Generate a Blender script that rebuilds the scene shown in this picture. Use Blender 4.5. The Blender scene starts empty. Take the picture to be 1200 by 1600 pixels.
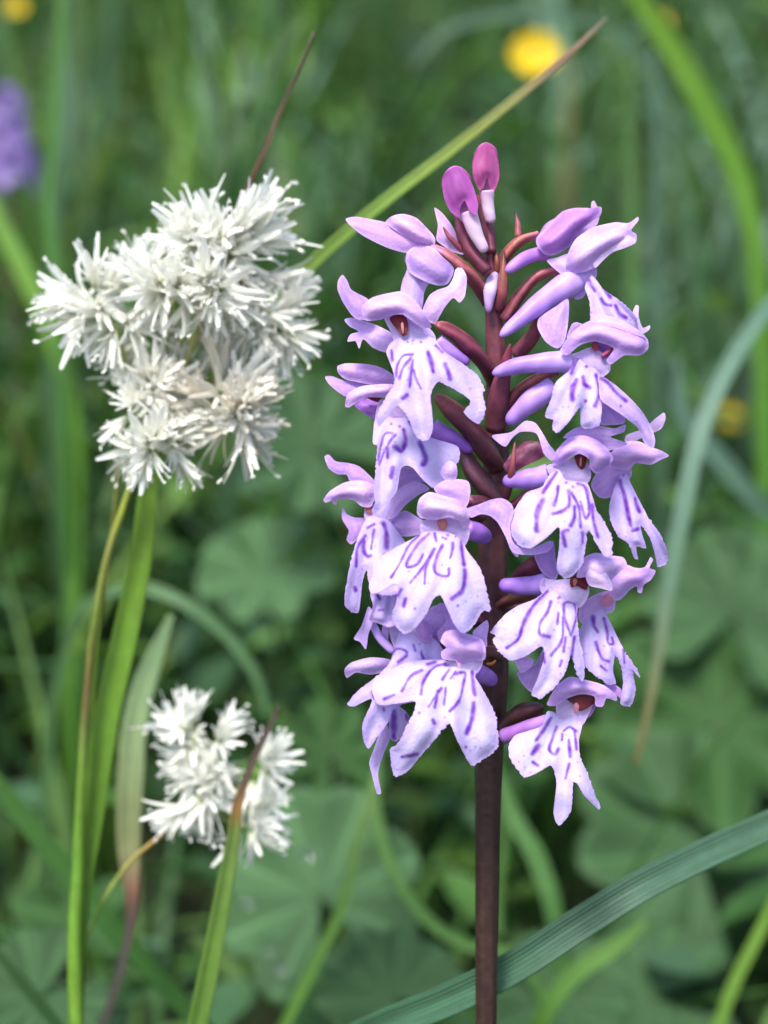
import bpy, bmesh, math, random
import numpy as np
from mathutils import Vector, Matrix, Quaternion
from mathutils.geometry import delaunay_2d_cdt
random.seed(7); rng = np.random.default_rng(7)
scene = bpy.context.scene; C = scene.collection
R = math.radians
# ------------------------------------------------------------------ camera
S = 0.190                       # metres from lens to the orchid stem
PXM = 13000.0                   # photograph pixels per metre at that distance
PITCH = R(12)
CAM = np.array([0.0, -S*math.cos(PITCH), 0.335])
FW = np.array([0, math.cos(PITCH), -math.sin(PITCH)]); UP = np.array([0, math.sin(PITCH), math.cos(PITCH)]); RT = np.array([1.0, 0, 0])
cam = bpy.data.cameras.new('camera'); camo = bpy.data.objects.new('camera', cam); C.objects.link(camo)
camo.location = CAM; camo.rotation_euler = (R(90)-PITCH, 0, 0)
cam.sensor_fit = 'VERTICAL'; cam.sensor_height = 36; cam.sensor_width = 27
cam.lens = 36*S/(1600/PXM); cam.clip_start = 0.004; cam.clip_end = 60
cam.dof.use_dof = True; cam.dof.focus_distance = S-0.008; cam.dof.aperture_fstop = cam.lens/4.3
scene.camera = camo
# ------------------------------------------------------------------ light
w = bpy.data.worlds.new('World'); scene.world = w; w.use_nodes = True
nt = w.node_tree; bg = nt.nodes['Background']; sky = nt.nodes.new('ShaderNodeTexSky')
sky.sky_type = 'NISHITA'; sky.sun_disc = False; sky.sun_elevation = R(60); sky.sun_rotation = R(205); sky.air_density = 1.0; sky.dust_density = 2.0
nt.links.new(sky.outputs[0], bg.inputs[0]); bg.inputs[1].default_value = 0.095
sl = bpy.data.lights.new('sun', 'SUN'); so = bpy.data.objects.new('sun', sl); C.objects.link(so)
sl.energy = 1.5; sl.angle = R(14); sl.color = (1.0, 0.97, 0.92)
# sun stands behind the camera and to its left
az = R(205); el = R(60)
sd = Vector((math.sin(az)*math.cos(el), math.cos(az)*math.cos(el), math.sin(el)))
so.rotation_euler = sd.to_track_quat('Z', 'Y').to_euler(); so.location = (-0.6, -1.2, 2.0)
vs = scene.view_settings; vs.view_transform = 'Standard'; vs.look = 'None'; vs.gamma = 1; vs.exposure = 1.62
scene.cycles.max_bounces = 8; scene.cycles.transparent_max_bounces = 8; scene.cycles.use_denoising = True
# ------------------------------------------------------------------ helpers
def px(x, y, d=0.0):
    z = S + d/1000.0; k = z/S/PXM
    return CAM + FW*z + RT*((x-600)*k) + UP*((800-y)*k)
def pxa(xy, d):                     # arrays
    z = S + d/1000.0; k = z/S/PXM
    return CAM[None] + FW[None]*z[:, None] + RT[None]*((xy[:, 0]-600)*k)[:, None] + UP[None]*((800-xy[:, 1])*k)[:, None]
def lean(y): return (y-800)*0.0067  # the stem leans back a little: mm of depth for a height in the picture
def ground_z(x, y):
    return 0.33*np.asarray(y) + 0.012*np.sin(3.1*np.asarray(x)+1.0)*np.cos(2.3*np.asarray(y)) + 0.004
def lin(c):
    c = np.asarray(c, float)/255.0
    return np.where(c <= 0.04045, c/12.92, ((c+0.055)/1.055)**2.4)
def noise2(x, y, s=0):
    return (np.sin(x*1.3+s)+np.sin(y*1.7+s*2.1)+np.sin((x+y)*0.9+s*.7)+np.sin((x-y*1.1)*2.3+s*1.9)*.6)/3.6
def catmull(P, n, T0=None):
    """smooth curve through P; n samples spread evenly over the given points; tangents follow the chord lengths"""
    P = np.asarray(P, float); m = len(P)
    if m == 2: return P[0]+(P[1]-P[0])*np.linspace(0, 1, n)[:, None]
    h = np.maximum(np.linalg.norm(np.diff(P, axis=0), axis=1), 1e-9); sl_ = np.diff(P, axis=0)/h[:, None]
    D = np.empty_like(P); D[0] = sl_[0]; D[-1] = sl_[-1]
    D[1:-1] = (sl_[:-1]*h[1:, None]+sl_[1:]*h[:-1, None])/(h[1:]+h[:-1])[:, None]
    t = np.linspace(0, m-1, n); i = np.minimum(t.astype(int), m-2); f = (t-i)[:, None]; hh = h[i][:, None]
    return (2*f**3-3*f**2+1)*P[i]+(f**3-2*f**2+f)*hh*D[i]+(-2*f**3+3*f**2)*P[i+1]+(f**3-f**2)*hh*D[i+1]
def ramp(vals, npts, ntail, n):
    """values given along the drawn points, the last one kept over the tail; n samples"""
    v = np.asarray(vals, float); v = v.reshape(len(v), -1); q = np.linspace(0, len(v)-1, npts) if len(v) > 1 else np.zeros(npts)
    w_ = np.stack([np.interp(q, np.arange(len(v)), v[:, k]) for k in range(v.shape[1])], 1); w_ = np.vstack([w_]+[w_[-1:]]*ntail)
    t = np.linspace(0, len(w_)-1, n); return np.stack([np.interp(t, np.arange(len(w_)), w_[:, k]) for k in range(w_.shape[1])], 1)
def closed_curve(P, step):
    P = np.asarray(P, float); m = len(P); out = []
    for i in range(m):
        a, b, c, d = P[i-1], P[i], P[(i+1) % m], P[(i+2) % m]
        k = max(1, int(round(np.linalg.norm(c-b)/step)))
        # centripetal-like damping keeps long thin lobes from overshooting
        lb = np.linalg.norm(c-b); t1 = (c-a); t2 = (d-b)
        t1 = t1/(np.linalg.norm(t1)+1e-9)*min(lb, np.linalg.norm(t1)*.5); t2 = t2/(np.linalg.norm(t2)+1e-9)*min(lb, np.linalg.norm(t2)*.5)
        for j in range(k):
            f = j/k; f2 = f*f; f3 = f2*f
            out.append((2*f3-3*f2+1)*b+(f3-2*f2+f)*t1*.8+(-2*f3+3*f2)*c+(f3-f2)*t2*.8)
    return np.array(out)
def seg_dist(P, poly, closed=False):
    A = np.asarray(poly, float)
    if len(A) == 1: return np.linalg.norm(P-A[0], axis=1)
    B = np.roll(A, -1, 0) if closed else A[1:]
    if not closed: A = A[:-1]
    best = np.full(len(P), 1e9)
    for a, b in zip(A, B):
        ab = b-a; t = np.clip(((P-a)@ab)/(ab@ab+1e-9), 0, 1)
        best = np.minimum(best, np.linalg.norm(P-(a+t[:, None]*ab), axis=1))
    return best
def in_poly(P, poly):
    x, y = P[:, 0], P[:, 1]; r = np.zeros(len(P), bool); n = len(poly)
    for i in range(n):
        x1, y1 = poly[i]; x2, y2 = poly[(i+1) % n]
        c = ((y1 > y) != (y2 > y)) & (x < (x2-x1)*(y-y1)/((y2-y1) if y2 != y1 else 1e-9)+x1)
        r ^= c
    return r
def smooth01(a, b, x):
    t = np.clip((x-a)/(b-a), 0, 1); return t*t*(3-2*t)
def mesh_from(name, V, F, col=None, uv=None):
    me = bpy.data.meshes.new(name); me.from_pydata([tuple(v) for v in V], [], F); me.update()
    if col is not None:
        at = me.color_attributes.new('Col', 'FLOAT_COLOR', 'POINT')
        c4 = np.ones((len(V), 4)); c4[:, :3] = col; at.data.foreach_set('color', c4.ravel())
    if uv is not None:
        at = me.attributes.new('strip', 'FLOAT_VECTOR', 'POINT')
        u3 = np.zeros((len(V), 3)); u3[:, :2] = uv; at.data.foreach_set('vector', u3.ravel())
    me.polygons.foreach_set('use_smooth', [True]*len(me.polygons))
    return me
def link(name, me, mat, parent=None, thick=0.0):
    o = bpy.data.objects.new(name, me); C.objects.link(o)
    if mat is not None and len(me.materials) == 0: me.materials.append(mat)
    if parent is not None: o.parent = parent
    if thick:
        m = o.modifiers.new('thickness', 'SOLIDIFY'); m.thickness = thick; m.offset = 0
        if mat is not M_LEAF: e = o.modifiers.new('crisp_rim', 'EDGE_SPLIT'); e.split_angle = R(55)
    return o
def root_of(o):
    p = np.zeros(3)
    while o is not None:
        p = p+np.array(o.location); o = o.parent
    return p
def thing(name, label, cat, loc, group=None):
    o = bpy.data.objects.new(name, None); C.objects.link(o); o.location = loc; o.empty_display_size = 0.01
    o['label'] = label; o['category'] = cat
    if group: o['group'] = group
    return o
def tag(o, label, cat, group=None):
    o['label'] = label; o['category'] = cat
    if group: o['group'] = group
    return o
# ------------------------------------------------------------------ materials
def mat_attr(name, transl=0.3, rough=0.55, spec=0.35, noise_scale=900, var=0.12, bump=0.15, veins=0.0, vein_n=14, tcol=None, sheen=0.0):
    m = bpy.data.materials.new(name); m.use_nodes = True; n = m.node_tree.nodes; l = m.node_tree.links; n.clear()
    out = n.new('ShaderNodeOutputMaterial'); p = n.new('ShaderNodeBsdfPrincipled')
    at = n.new('ShaderNodeAttribute'); at.attribute_name = 'Col'
    tc = n.new('ShaderNodeTexCoord'); ns = n.new('ShaderNodeTexNoise'); ns.inputs['Scale'].default_value = noise_scale; ns.inputs['Detail'].default_value = 4
    l.new(tc.outputs['Object'], ns.inputs['Vector'])
    mr = n.new('ShaderNodeMapRange'); mr.inputs[1].default_value = .25; mr.inputs[2].default_value = .75; mr.inputs[3].default_value = 1-var; mr.inputs[4].default_value = 1+var
    l.new(ns.outputs['Fac'], mr.inputs[0])
    mul = n.new('ShaderNodeVectorMath'); mul.operation = 'SCALE'; l.new(at.outputs['Color'], mul.inputs[0]); l.new(mr.outputs[0], mul.inputs['Scale'])
    col = mul.outputs[0]; height = ns.outputs['Fac']
    if veins:
        uv = n.new('ShaderNodeAttribute'); uv.attribute_name = 'strip'
        sep = n.new('ShaderNodeSeparateXYZ'); l.new(uv.outputs['Vector'], sep.inputs[0])
        w1 = n.new('ShaderNodeMath'); w1.operation = 'MULTIPLY'; w1.inputs[1].default_value = vein_n*math.pi; l.new(sep.outputs[0], w1.inputs[0])
        w2 = n.new('ShaderNodeMath'); w2.operation = 'SINE'; l.new(w1.outputs[0], w2.inputs[0])
        mr2 = n.new('ShaderNodeMapRange'); mr2.inputs[1].default_value = -1; mr2.inputs[2].default_value = 1; mr2.inputs[3].default_value = 1-veins; mr2.inputs[4].default_value = 1+veins
        l.new(w2.outputs[0], mr2.inputs[0])
        # long streaks and blotches down the leaf
        mp = n.new('ShaderNodeCombineXYZ'); sx = n.new('ShaderNodeMath'); sx.operation = 'MULTIPLY'; sx.inputs[1].default_value = 9; l.new(sep.outputs[0], sx.inputs[0])
        sy = n.new('ShaderNodeMath'); sy.operation = 'MULTIPLY'; sy.inputs[1].default_value = 12; l.new(sep.outputs[1], sy.inputs[0])
        l.new(sx.outputs[0], mp.inputs[0]); l.new(sy.outputs[0], mp.inputs[1])
        n2 = n.new('ShaderNodeTexNoise'); n2.inputs['Scale'].default_value = 1; n2.inputs['Detail'].default_value = 5; l.new(mp.outputs[0], n2.inputs['Vector'])
        mr3 = n.new('ShaderNodeMapRange'); mr3.inputs[1].default_value = .3; mr3.inputs[2].default_value = .7; mr3.inputs[3].default_value = .82; mr3.inputs[4].default_value = 1.18; l.new(n2.outputs['Fac'], mr3.inputs[0])
        mm = n.new('ShaderNodeMath'); mm.operation = 'MULTIPLY'; l.new(mr2.outputs[0], mm.inputs[0]); l.new(mr3.outputs[0], mm.inputs[1])
        mul2 = n.new('ShaderNodeVectorMath'); mul2.operation = 'SCALE'; l.new(col, mul2.inputs[0]); l.new(mm.outputs[0], mul2.inputs['Scale']); col = mul2.outputs[0]
        height = w2.outputs[0]
    l.new(col, p.inputs['Base Color']); p.inputs['Roughness'].default_value = rough; p.inputs['Specular IOR Level'].default_value = spec
    if sheen: p.inputs['Sheen Weight'].default_value = sheen
    if bump:
        b = n.new('ShaderNodeBump'); b.inputs['Strength'].default_value = bump; b.inputs['Distance'].default_value = 0.0002; l.new(height, b.inputs['Height']); l.new(b.outputs[0], p.inputs['Normal'])
    if transl:
        t = n.new('ShaderNodeBsdfTranslucent'); mx = n.new('ShaderNodeMixShader'); mx.inputs[0].default_value = transl
        if tcol:
            tm = n.new('ShaderNodeVectorMath'); tm.operation = 'MULTIPLY'; l.new(col, tm.inputs[0]); tm.inputs[1].default_value = tcol; l.new(tm.outputs[0], t.inputs['Color'])
        else: l.new(col, t.inputs['Color'])
        l.new(p.outputs[0], mx.inputs[1]); l.new(t.outputs[0], mx.inputs[2]); l.new(mx.outputs[0], out.inputs[0])
    else: l.new(p.outputs[0], out.inputs[0])
    return m
M_PETAL = mat_attr('orchid_petal', .40, .42, .4, 2600, .07, .5, sheen=.1)
M_FLESH = mat_attr('orchid_flesh', .0, .45, .4, 1000, .28, .5)
M_SPUR = mat_attr('orchid_spur', .12, .42, .35, 900, .07, .1)
M_LEAF = mat_attr('grass_leaf', .28, .42, .45, 500, .10, .35, veins=.06, vein_n=17, tcol=(1.2, 1.25, .6))
M_BROAD = mat_attr('broad_leaf', .25, .5, .22, 260, .22, .5, tcol=(1.15, 1.25, .6))
M_TEPAL = mat_attr('white_tepal', .24, .6, .2, 1500, .05, .0)
M_STALK = mat_attr('green_stalk', .0, .45, .4, 700, .16, .2)
M_MEADOW = mat_attr('meadow_grass', .32, .45, .25, 60, .25, .0, tcol=(1.2, 1.25, .6))
M_YEL = mat_attr('yellow_petal', .25, .35, .5, 600, .08, .0)
def mat_soil():
    m = bpy.data.materials.new('soil_and_thatch'); m.use_nodes = True; n = m.node_tree.nodes; l = m.node_tree.links
    p = n['Principled BSDF']; ns = n.new('ShaderNodeTexNoise'); ns.inputs['Scale'].default_value = 45; ns.inputs['Detail'].default_value = 8
    cr = n.new('ShaderNodeValToRGB'); cr.color_ramp.elements[0].color = (.012, .016, .007, 1); cr.color_ramp.elements[1].color = (.045, .06, .02, 1)
    cr.color_ramp.elements[0].position = .35; cr.color_ramp.elements[1].position = .7
    tc = n.new('ShaderNodeTexCoord'); l.new(tc.outputs['Object'], ns.inputs['Vector']); l.new(ns.outputs['Fac'], cr.inputs[0]); l.new(cr.outputs[0], p.inputs['Base Color']); p.inputs['Roughness'].default_value = .95
    b = n.new('ShaderNodeBump'); b.inputs['Distance'].default_value = .01; l.new(ns.outputs['Fac'], b.inputs['Height']); l.new(b.outputs[0], p.inputs['Normal'])
    return m
def mat_dew():
    m = bpy.data.materials.new('dew_water'); m.use_nodes = True; p = m.node_tree.nodes['Principled BSDF']
    p.inputs['Transmission Weight'].default_value = 1; p.inputs['Roughness'].default_value = .02; p.inputs['IOR'].default_value = 1.333
    return m
M_SOIL = mat_soil(); M_DEW = mat_dew()
# ------------------------------------------------------------------ ground
gx = np.concatenate([np.linspace(-12, -1.5, 12), np.linspace(-1.4, 1.4, 57), np.linspace(1.5, 12, 12)])
gy = np.concatenate([np.linspace(-6, -.8, 8), np.linspace(-.7, 2.6, 67), np.linspace(2.8, 22, 16)])
XX, YY = np.meshgrid(gx, gy); ZZ = ground_z(XX, YY) + .006*np.sin(23*XX+4*YY)*np.sin(19*YY)
gv = np.stack([XX.ravel(), YY.ravel(), ZZ.ravel()], 1); nx = len(gx)
gf = [(j*nx+i, j*nx+i+1, (j+1)*nx+i+1, (j+1)*nx+i) for j in range(len(gy)-1) for i in range(nx-1)]
go = link('meadow_ground', mesh_from('meadow_ground', gv, gf), M_SOIL); go['kind'] = 'structure'
# ------------------------------------------------------------------ shape builders (photo pixels + depth in mm -> metres)
def tube(name, pts, rad, mat, parent, cols, seg=12, n=None, tip=True, base_tip=False, flat=1.0, ridge=0.0, world_tail=None, lobes=5, wob=0.0):
    """pts: (x, y, depth mm); rad in photo pixels; cols: sRGB along the length"""
    P = np.array([px(*p) for p in pts]); r = np.array(rad, float)/PXM
    if world_tail:
        for q, rr in world_tail: P = np.vstack([P, q]); r = np.append(r, rr)
    n = n or max(8, 5*len(P)); Q = catmull(P, n); rr = np.interp(np.linspace(0, len(r)-1, n), np.arange(len(r)), r); rr = np.convolve(np.pad(rr, 2, 'edge'), np.ones(5)/5, 'valid'); rr = np.maximum(rr, 2e-5)
    cc = ramp([lin(c) for c in cols], len(pts), len(P)-len(pts), n)
    if tip:
        k = max(2, n//7)
        for i in range(k): rr[n-1-i] *= math.sqrt(max(.02, 1-(1-(i+.15)/k)**2))
    if base_tip:
        k = max(2, n//6)
        for i in range(k): rr[i] *= math.sqrt(max(.02, 1-(1-(i+.15)/k)**2))
    org = root_of(parent); V = []; col = []; uv = []
    T = np.gradient(Q, axis=0); T /= np.linalg.norm(T, axis=1)[:, None]+1e-12
    a = np.cross(T[0], FW); a /= np.linalg.norm(a)+1e-12
    for i in range(n):
        a = a-T[i]*(a@T[i]); a /= np.linalg.norm(a)+1e-12; b = np.cross(T[i], a)
        for s in range(seg):
            th = 2*math.pi*s/seg; ph = math.cos(th*lobes+i*.12); q = rr[i]*(1+ridge*ph+wob*math.sin(i*.55+len(V)*.0+r[0]*9e4))
            V.append(Q[i]+a*math.cos(th)*q+b*math.sin(th)*q*flat-org); col.append(cc[i]*(1+ridge*2.2*ph)*(1+.10*math.sin(i*.9+th*2))); uv.append((s/seg, i/n))
    F = [(i*seg+s, i*seg+(s+1) % seg, (i+1)*seg+(s+1) % seg, (i+1)*seg+s) for i in range(n-1) for s in range(seg)]
    F += [tuple(reversed(range(seg))), tuple(range((n-1)*seg, n*seg))]
    return link(name, mesh_from(name, V, F, np.array(col), np.array(uv)), mat, parent)
CROP = {1: (500, 200, 4.0), 2: (740, 280, 3.75), 3: (490, 540, 3.871), 4: (750, 640, 3.75), 5: (520, 780, 3.3333), 6: (740, 840, 3.478), 0: (0, 0, 1.0)}
def T(c, pts):
    x, y, s = CROP[c]; return [(x+p[0]/s, y+p[1]/s) for p in pts]
LILAC = (220, 190, 240); PINK = (228, 190, 240); PALE = (232, 224, 250); VIOL = (186, 140, 225); SPUR = (180, 132, 222); MARK = (122, 44, 182); GREY = (212, 198, 232)
MAROON = (104, 48, 66); BROWN = (150, 84, 74); DARK = (84, 44, 52)
SEED = [0]
def sheet(name, crop, pts, d, parent, bulge=1.2, g=(0, 0), col=LILAC, col2=None, marks=None, mw=3.0, lip=None, step=3.0, fray=0.0, ruffle=0.25, thick=0.00014, mat=None, dots=0):
    """A petal: traced rim, filled with a fine net that is domed, tilted and ruffled. d in mm."""
    SEED[0] += 1; sd_ = SEED[0]*1.37; rs = np.random.default_rng(SEED[0])
    st = 2.3 if marks else step
    if name == 'column': cq = np.mean(pts, axis=0); pts = [tuple(cq+(np.array(p_)-cq)*np.array([.62, .8])) for p_ in pts]
    O = closed_curve(T(crop, pts), st*1.1)
    if fray:
        cen = O.mean(0); O = O+(O-cen)/(np.linalg.norm(O-cen, axis=1)[:, None]+1e-9)*rs.normal(0, fray, len(O))[:, None]*smooth01(.15, .5, (O[:, 1]-O[:, 1].min())/(np.ptp(O[:, 1])+1e-9))[:, None]
    lo, hi = O.min(0), O.max(0)
    xs, ys = np.meshgrid(np.arange(lo[0], hi[0]+st, st), np.arange(lo[1], hi[1]+st, st*.87)); xs = xs.copy(); xs[1::2] += st/2
    G = np.stack([xs.ravel(), ys.ravel()], 1); G = G[in_poly(G, O)]
    e = seg_dist(G, O, True); G = G[e > st*.55]
    allp = np.vstack([O, G]); nO = len(O)
    vo, _, fo, _, _, _ = delaunay_2d_cdt([Vector(p) for p in allp], [], [list(range(nO))], 1, 1e-5)
    P = np.array([tuple(v) for v in vo]); F = [tuple(f) for f in fo]
    e = seg_dist(P, O, True); em = max(e.max(), 1e-6); en = e/em
    cen = P.mean(0); rel = (P-cen)/100.0
    D = d+g[0]*rel[:, 0]+g[1]*rel[:, 1]
    base = np.tile(lin(col), (len(P), 1)); c2 = lin(col2 if col2 else [min(255, c*1.05+4) for c in col])
    if lip:
        top = np.array(T(crop, [lip['top']])[0]); bot = np.array(T(crop, [lip['bot']])[0]); ax = bot-top; L = np.linalg.norm(ax); ax /= L; sx = np.array([-ax[1], ax[0]])
        v = (P-top)@ax/L; u = (P-top)@sx/(L*.6)
        vv = np.clip(v, -.1, 1.2)
        D = d-lip.get('fwd', 4.0)*(1-(1-np.clip(vv, 0, 1))**1.8)+lip.get('back', 1.5)*np.clip(vv-.5, 0, 1)**2*4*.5+lip.get('curl', 2.6)*np.abs(u-lip.get('u0', 0))**1.8
        ang = np.arctan2(u, v+.25)
        D = D+.26*np.sin(ang*11+sd_)*smooth01(.1, .5, np.hypot(u, v))
        D = D+.6*(1-smooth01(0, .4, en))*np.sin(ang*7+sd_*3)*smooth01(.3, .8, v)
        f = smooth01(0.0, .5, en)*.8
        base = base*(1-f[:, None])+c2*f[:, None]; base = base*np.array([.93, .885, .98])
        vn = (np.abs(np.sin(ang*9+.5*noise2(P[:, 0]*.06, P[:, 1]*.06, sd_)))**10*smooth01(.02, .2, v)*(1-smooth01(.5, 1.0, v)))[:, None]*.16; base = base*(1-vn)+lin((176, 120, 222))*vn
        edge = 1-smooth01(0, .10, en); base = base*(1-edge[:, None]*.22)+lin((214, 168, 232))*edge[:, None]*.22
    else:
        q = P-cen; _, ss, vt = np.linalg.svd(O-O.mean(0), full_matrices=False); ax1, ax2 = q@vt[0], q@vt[1]
        h1 = max(np.abs(ax1).max(), 1); lw = np.sign(ax2)*(1-en)
        k_ = .58 if name in ('hood', 'flower') else .30; h2 = max(np.abs(ax2).max(), 1); sg = 1 if (SEED[0] % 2) else -1
        D = D-k_*bulge*(1-(1-np.minimum(1, en*1.15))**1.5)-.3*bulge*(1-(ax1/h1)**2)+(0 if name in ('hood', 'flower', 'throat') else .38)*sg*bulge*ax2/h2-.22*bulge*np.exp(-(ax2/(.4*h2))**2)+.35*bulge*(1-smooth01(0, .5, en))*np.sin(ax1*.07+sd_)*.8
        f = smooth01(.0, .8, en+.25*noise2(P[:, 0]*.05, P[:, 1]*.05, sd_)); base = base*(1-f[:, None])+c2*f[:, None]
        # faint lengthwise veins
        q = P-cen; uu, ss, vt = np.linalg.svd(q[:nO]-q[:nO].mean(0), full_matrices=False); vx = q@vt[1]
        base = base*(1-.10*(np.sin(vx*.36+.6*noise2(P[:, 0]*.04, P[:, 1]*.04, sd_)*4)**8)[:, None]*np.array([1, 1.6, .7]))
    D = D+ruffle*noise2(P[:, 0]*.045, P[:, 1]*.05, sd_)*1.2
    if not lip and mat is None and name not in ('throat', 'column', 'hood_inside'):
        base = base*.86+lin((240, 218, 250))*.14
        rim_ = 1-smooth01(0, .28, en); base = base*(1-.30*rim_[:, None])+lin((248, 238, 252))*.30*rim_[:, None]  # bright rim highlight painted into the petal colour, paler towards the edge
    base = base*(np.array([.97, .95, .97]) if lip else np.array([1.02, .93, 1.0]))*(1+.07*noise2(P[:, 0]*.09, P[:, 1]*.08, sd_+2)[:, None])
    if marks:
        a = np.zeros(len(P)); wob = noise2(P[:, 0]*.22, P[:, 1]*.25, sd_)
        for mk in marks:
            wd = mw
            if isinstance(mk[0], (int, float)): wd = mw*mk[0]; mk = mk[1]
            q = np.array(T(crop, mk)); q = catmull(q, max(4, 5*len(q))) if len(q) > 1 else q
            dd = seg_dist(P, q)/(1+.45*noise2(P[:, 0]*.11+len(q), P[:, 1]*.12, sd_+len(q)))
            a = np.maximum(a, (1-smooth01(wd*.30, wd*1.45, dd))*(.92+.22*wob))
        for k in range(dots):
            q = P[rs.integers(nO, len(P))]; a = np.maximum(a, .55*(1-smooth01(.8, 2.6, np.linalg.norm(P-q, axis=1))))
        a = np.clip(a, 0, 1)[:, None]; halo = a**.35*.22
        base = base*(1-halo)+lin((190, 140, 235))*halo
        base = base*(1-a)+lin(MARK)*a
    E = np.array([(f[i], f[(i+1) % 3]) for f in F for i in range(3)]); n_it = 2 if lip else 5
    for _ in range(n_it):
        acc = np.zeros(len(P)); cn = np.zeros(len(P)); np.add.at(acc, E[:, 0], D[E[:, 1]]); np.add.at(cn, E[:, 0], 1); np.add.at(acc, E[:, 1], D[E[:, 0]]); np.add.at(cn, E[:, 1], 1)
        D = .35*D+.65*acc/np.maximum(cn, 1)
    W = pxa(P, D)-root_of(parent)
    # faces towards the camera
    f0 = F[0]; nrm = np.cross(W[f0[1]]-W[f0[0]], W[f0[2]]-W[f0[0]])
    if nrm@FW > 0: F = [tuple(reversed(f)) for f in F]
    return link(name, mesh_from(name, W, F, np.clip(base, .002, .92)), mat or M_PETAL, parent, thick)
def blade(name, pts, widths, cols, parent=None, mat=None, fold=.35, n=60, twist=0.0, tail=None, m=7, org=None, thick=0.00018):
    """A strap leaf along (x, y, depth mm); widths in photo pixels there; tail: extra world points with width in metres"""
    P = np.array([px(*p) for p in pts]); wd = np.array([wi*(S+p[2]/1000)/S/PXM for wi, p in zip(widths, pts)])
    for q, ww in (tail or []): P = np.vstack([P, q]); wd = np.append(wd, ww)
    Q = catmull(P, n); W = np.maximum(np.interp(np.linspace(0, len(wd)-1, n), np.arange(len(wd)), wd), 5e-5); W = np.convolve(np.pad(W, 2, 'edge'), np.ones(5)/5, 'valid'); cc = ramp([lin(c) for c in cols], len(pts), len(P)-len(pts), n)
    Tn = np.gradient(Q, axis=0); Tn /= np.linalg.norm(Tn, axis=1)[:, None]+1e-12
    o0 = root_of(parent) if parent is not None else (np.array(org) if org is not None else np.zeros(3)); V = []; col = []; uv = []
    for i in range(n):
        vd = Q[i]-CAM; vd[2] -= .02; vd /= np.linalg.norm(vd); sdv = np.cross(Tn[i], vd); sdv /= np.linalg.norm(sdv)+1e-12; nn = np.cross(sdv, Tn[i])
        tw = twist*(i/(n-1)-.3); sv = sdv*math.cos(tw)+nn*math.sin(tw); nv = np.cross(sv, Tn[i])
        for k in range(m):
            u = k/(m-1)*2-1
            V.append(Q[i]+sv*u*W[i]*.5+nv*(1-abs(u)**1.2)*W[i]*fold*.5-o0); col.append(cc[i]*(1+.10*(1-abs(u)*3 if abs(u) < .33 else 0))); uv.append((k/(m-1), i/(n-1)))
    F = [(i*m+k, i*m+k+1, (i+1)*m+k+1, (i+1)*m+k) for i in range(n-1) for k in range(m-1)]
    return link(name, mesh_from(name, V, F, np.array(col), np.array(uv)), mat or M_LEAF, parent, thick)
def on_ground(x, y): return np.array([x, y, float(ground_z(x, y))-.004])
# ------------------------------------------------------------------ the orchid
# stem
stem_px = [(752, 318, 5), (762, 360, 9), (768, 430, 12), (774, 520, 15), (777, 620, 17), (775, 720, 20), (770, 850, 24), (768, 960, 25), (770, 1060, 25), (765, 1160, 23), (763, 1260, 20.5), (761, 1400, 18.5), (759, 1610, 16.5)]
pb = px(759, 1610, lean(1610)); base = on_ground(pb[0]-.002, pb[1]-.012)
orchid = thing('orchid_plant', 'lilac spotted orchid in flower on a dark maroon stem', 'orchid', base)
tail = [(pb*.55+base*.45+np.array([.001, .002, 0]), .0015), (base, .0019)]
tube('stem', [(x, y, lean(y)) for x, y, r in stem_px], [r for *_, r in stem_px], M_FLESH, orchid, [(122, 58, 78), (114, 54, 72), (104, 50, 62), (82, 42, 48), (66, 36, 38), (58, 35, 34), (56, 36, 34), (58, 40, 34)], seg=28, n=110, tip=False, lobes=7, ridge=.035, world_tail=tail)
for a_, l_, ww in ((2.5, .11, .012), (.6, .12, .013), (4.2, .10, .012)):   # leaves at the foot, below the picture
    L = blade('leaf', [(755+6*math.cos(a_), 2900, 20), (755+700*math.cos(a_), 2700, 20+50*math.sin(a_)), (755+1300*math.cos(a_), 2800, 20+90*math.sin(a_))], [60, 170, 5], [(70, 110, 50), (74, 120, 55)], orchid, M_LEAF, n=30)

def flower(core_crop, core, d, rings=1.0, col=GREY, col2=None, bulge=.5, g=(0, 0), label=None, step=3.0):
    o = sheet('flower', core_crop, core, d, orchid, bulge=bulge, col=col, col2=col2, g=g, step=step)
    return o
def tb(name, crop, sp_, rad, ds, parent, cols, mat=None, **k):
    s = CROP[crop][2]; q = T(crop, sp_)
    if name == 'ovary': k = dict(dict(ridge=.13, lobes=3, wob=.05, seg=20), **k); rad = [r_*.84 for r_ in rad]
    if name == 'spur': k = dict(dict(ridge=.02, lobes=2, wob=.03), **k)
    return tube(name, [(x, y, dd) for (x, y), dd in zip(q, ds)], [r/s for r in rad], mat or M_SPUR, parent, cols, **k)
def lipw(top, bot, **k): return dict(top=top, bot=bot, **k)

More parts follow.
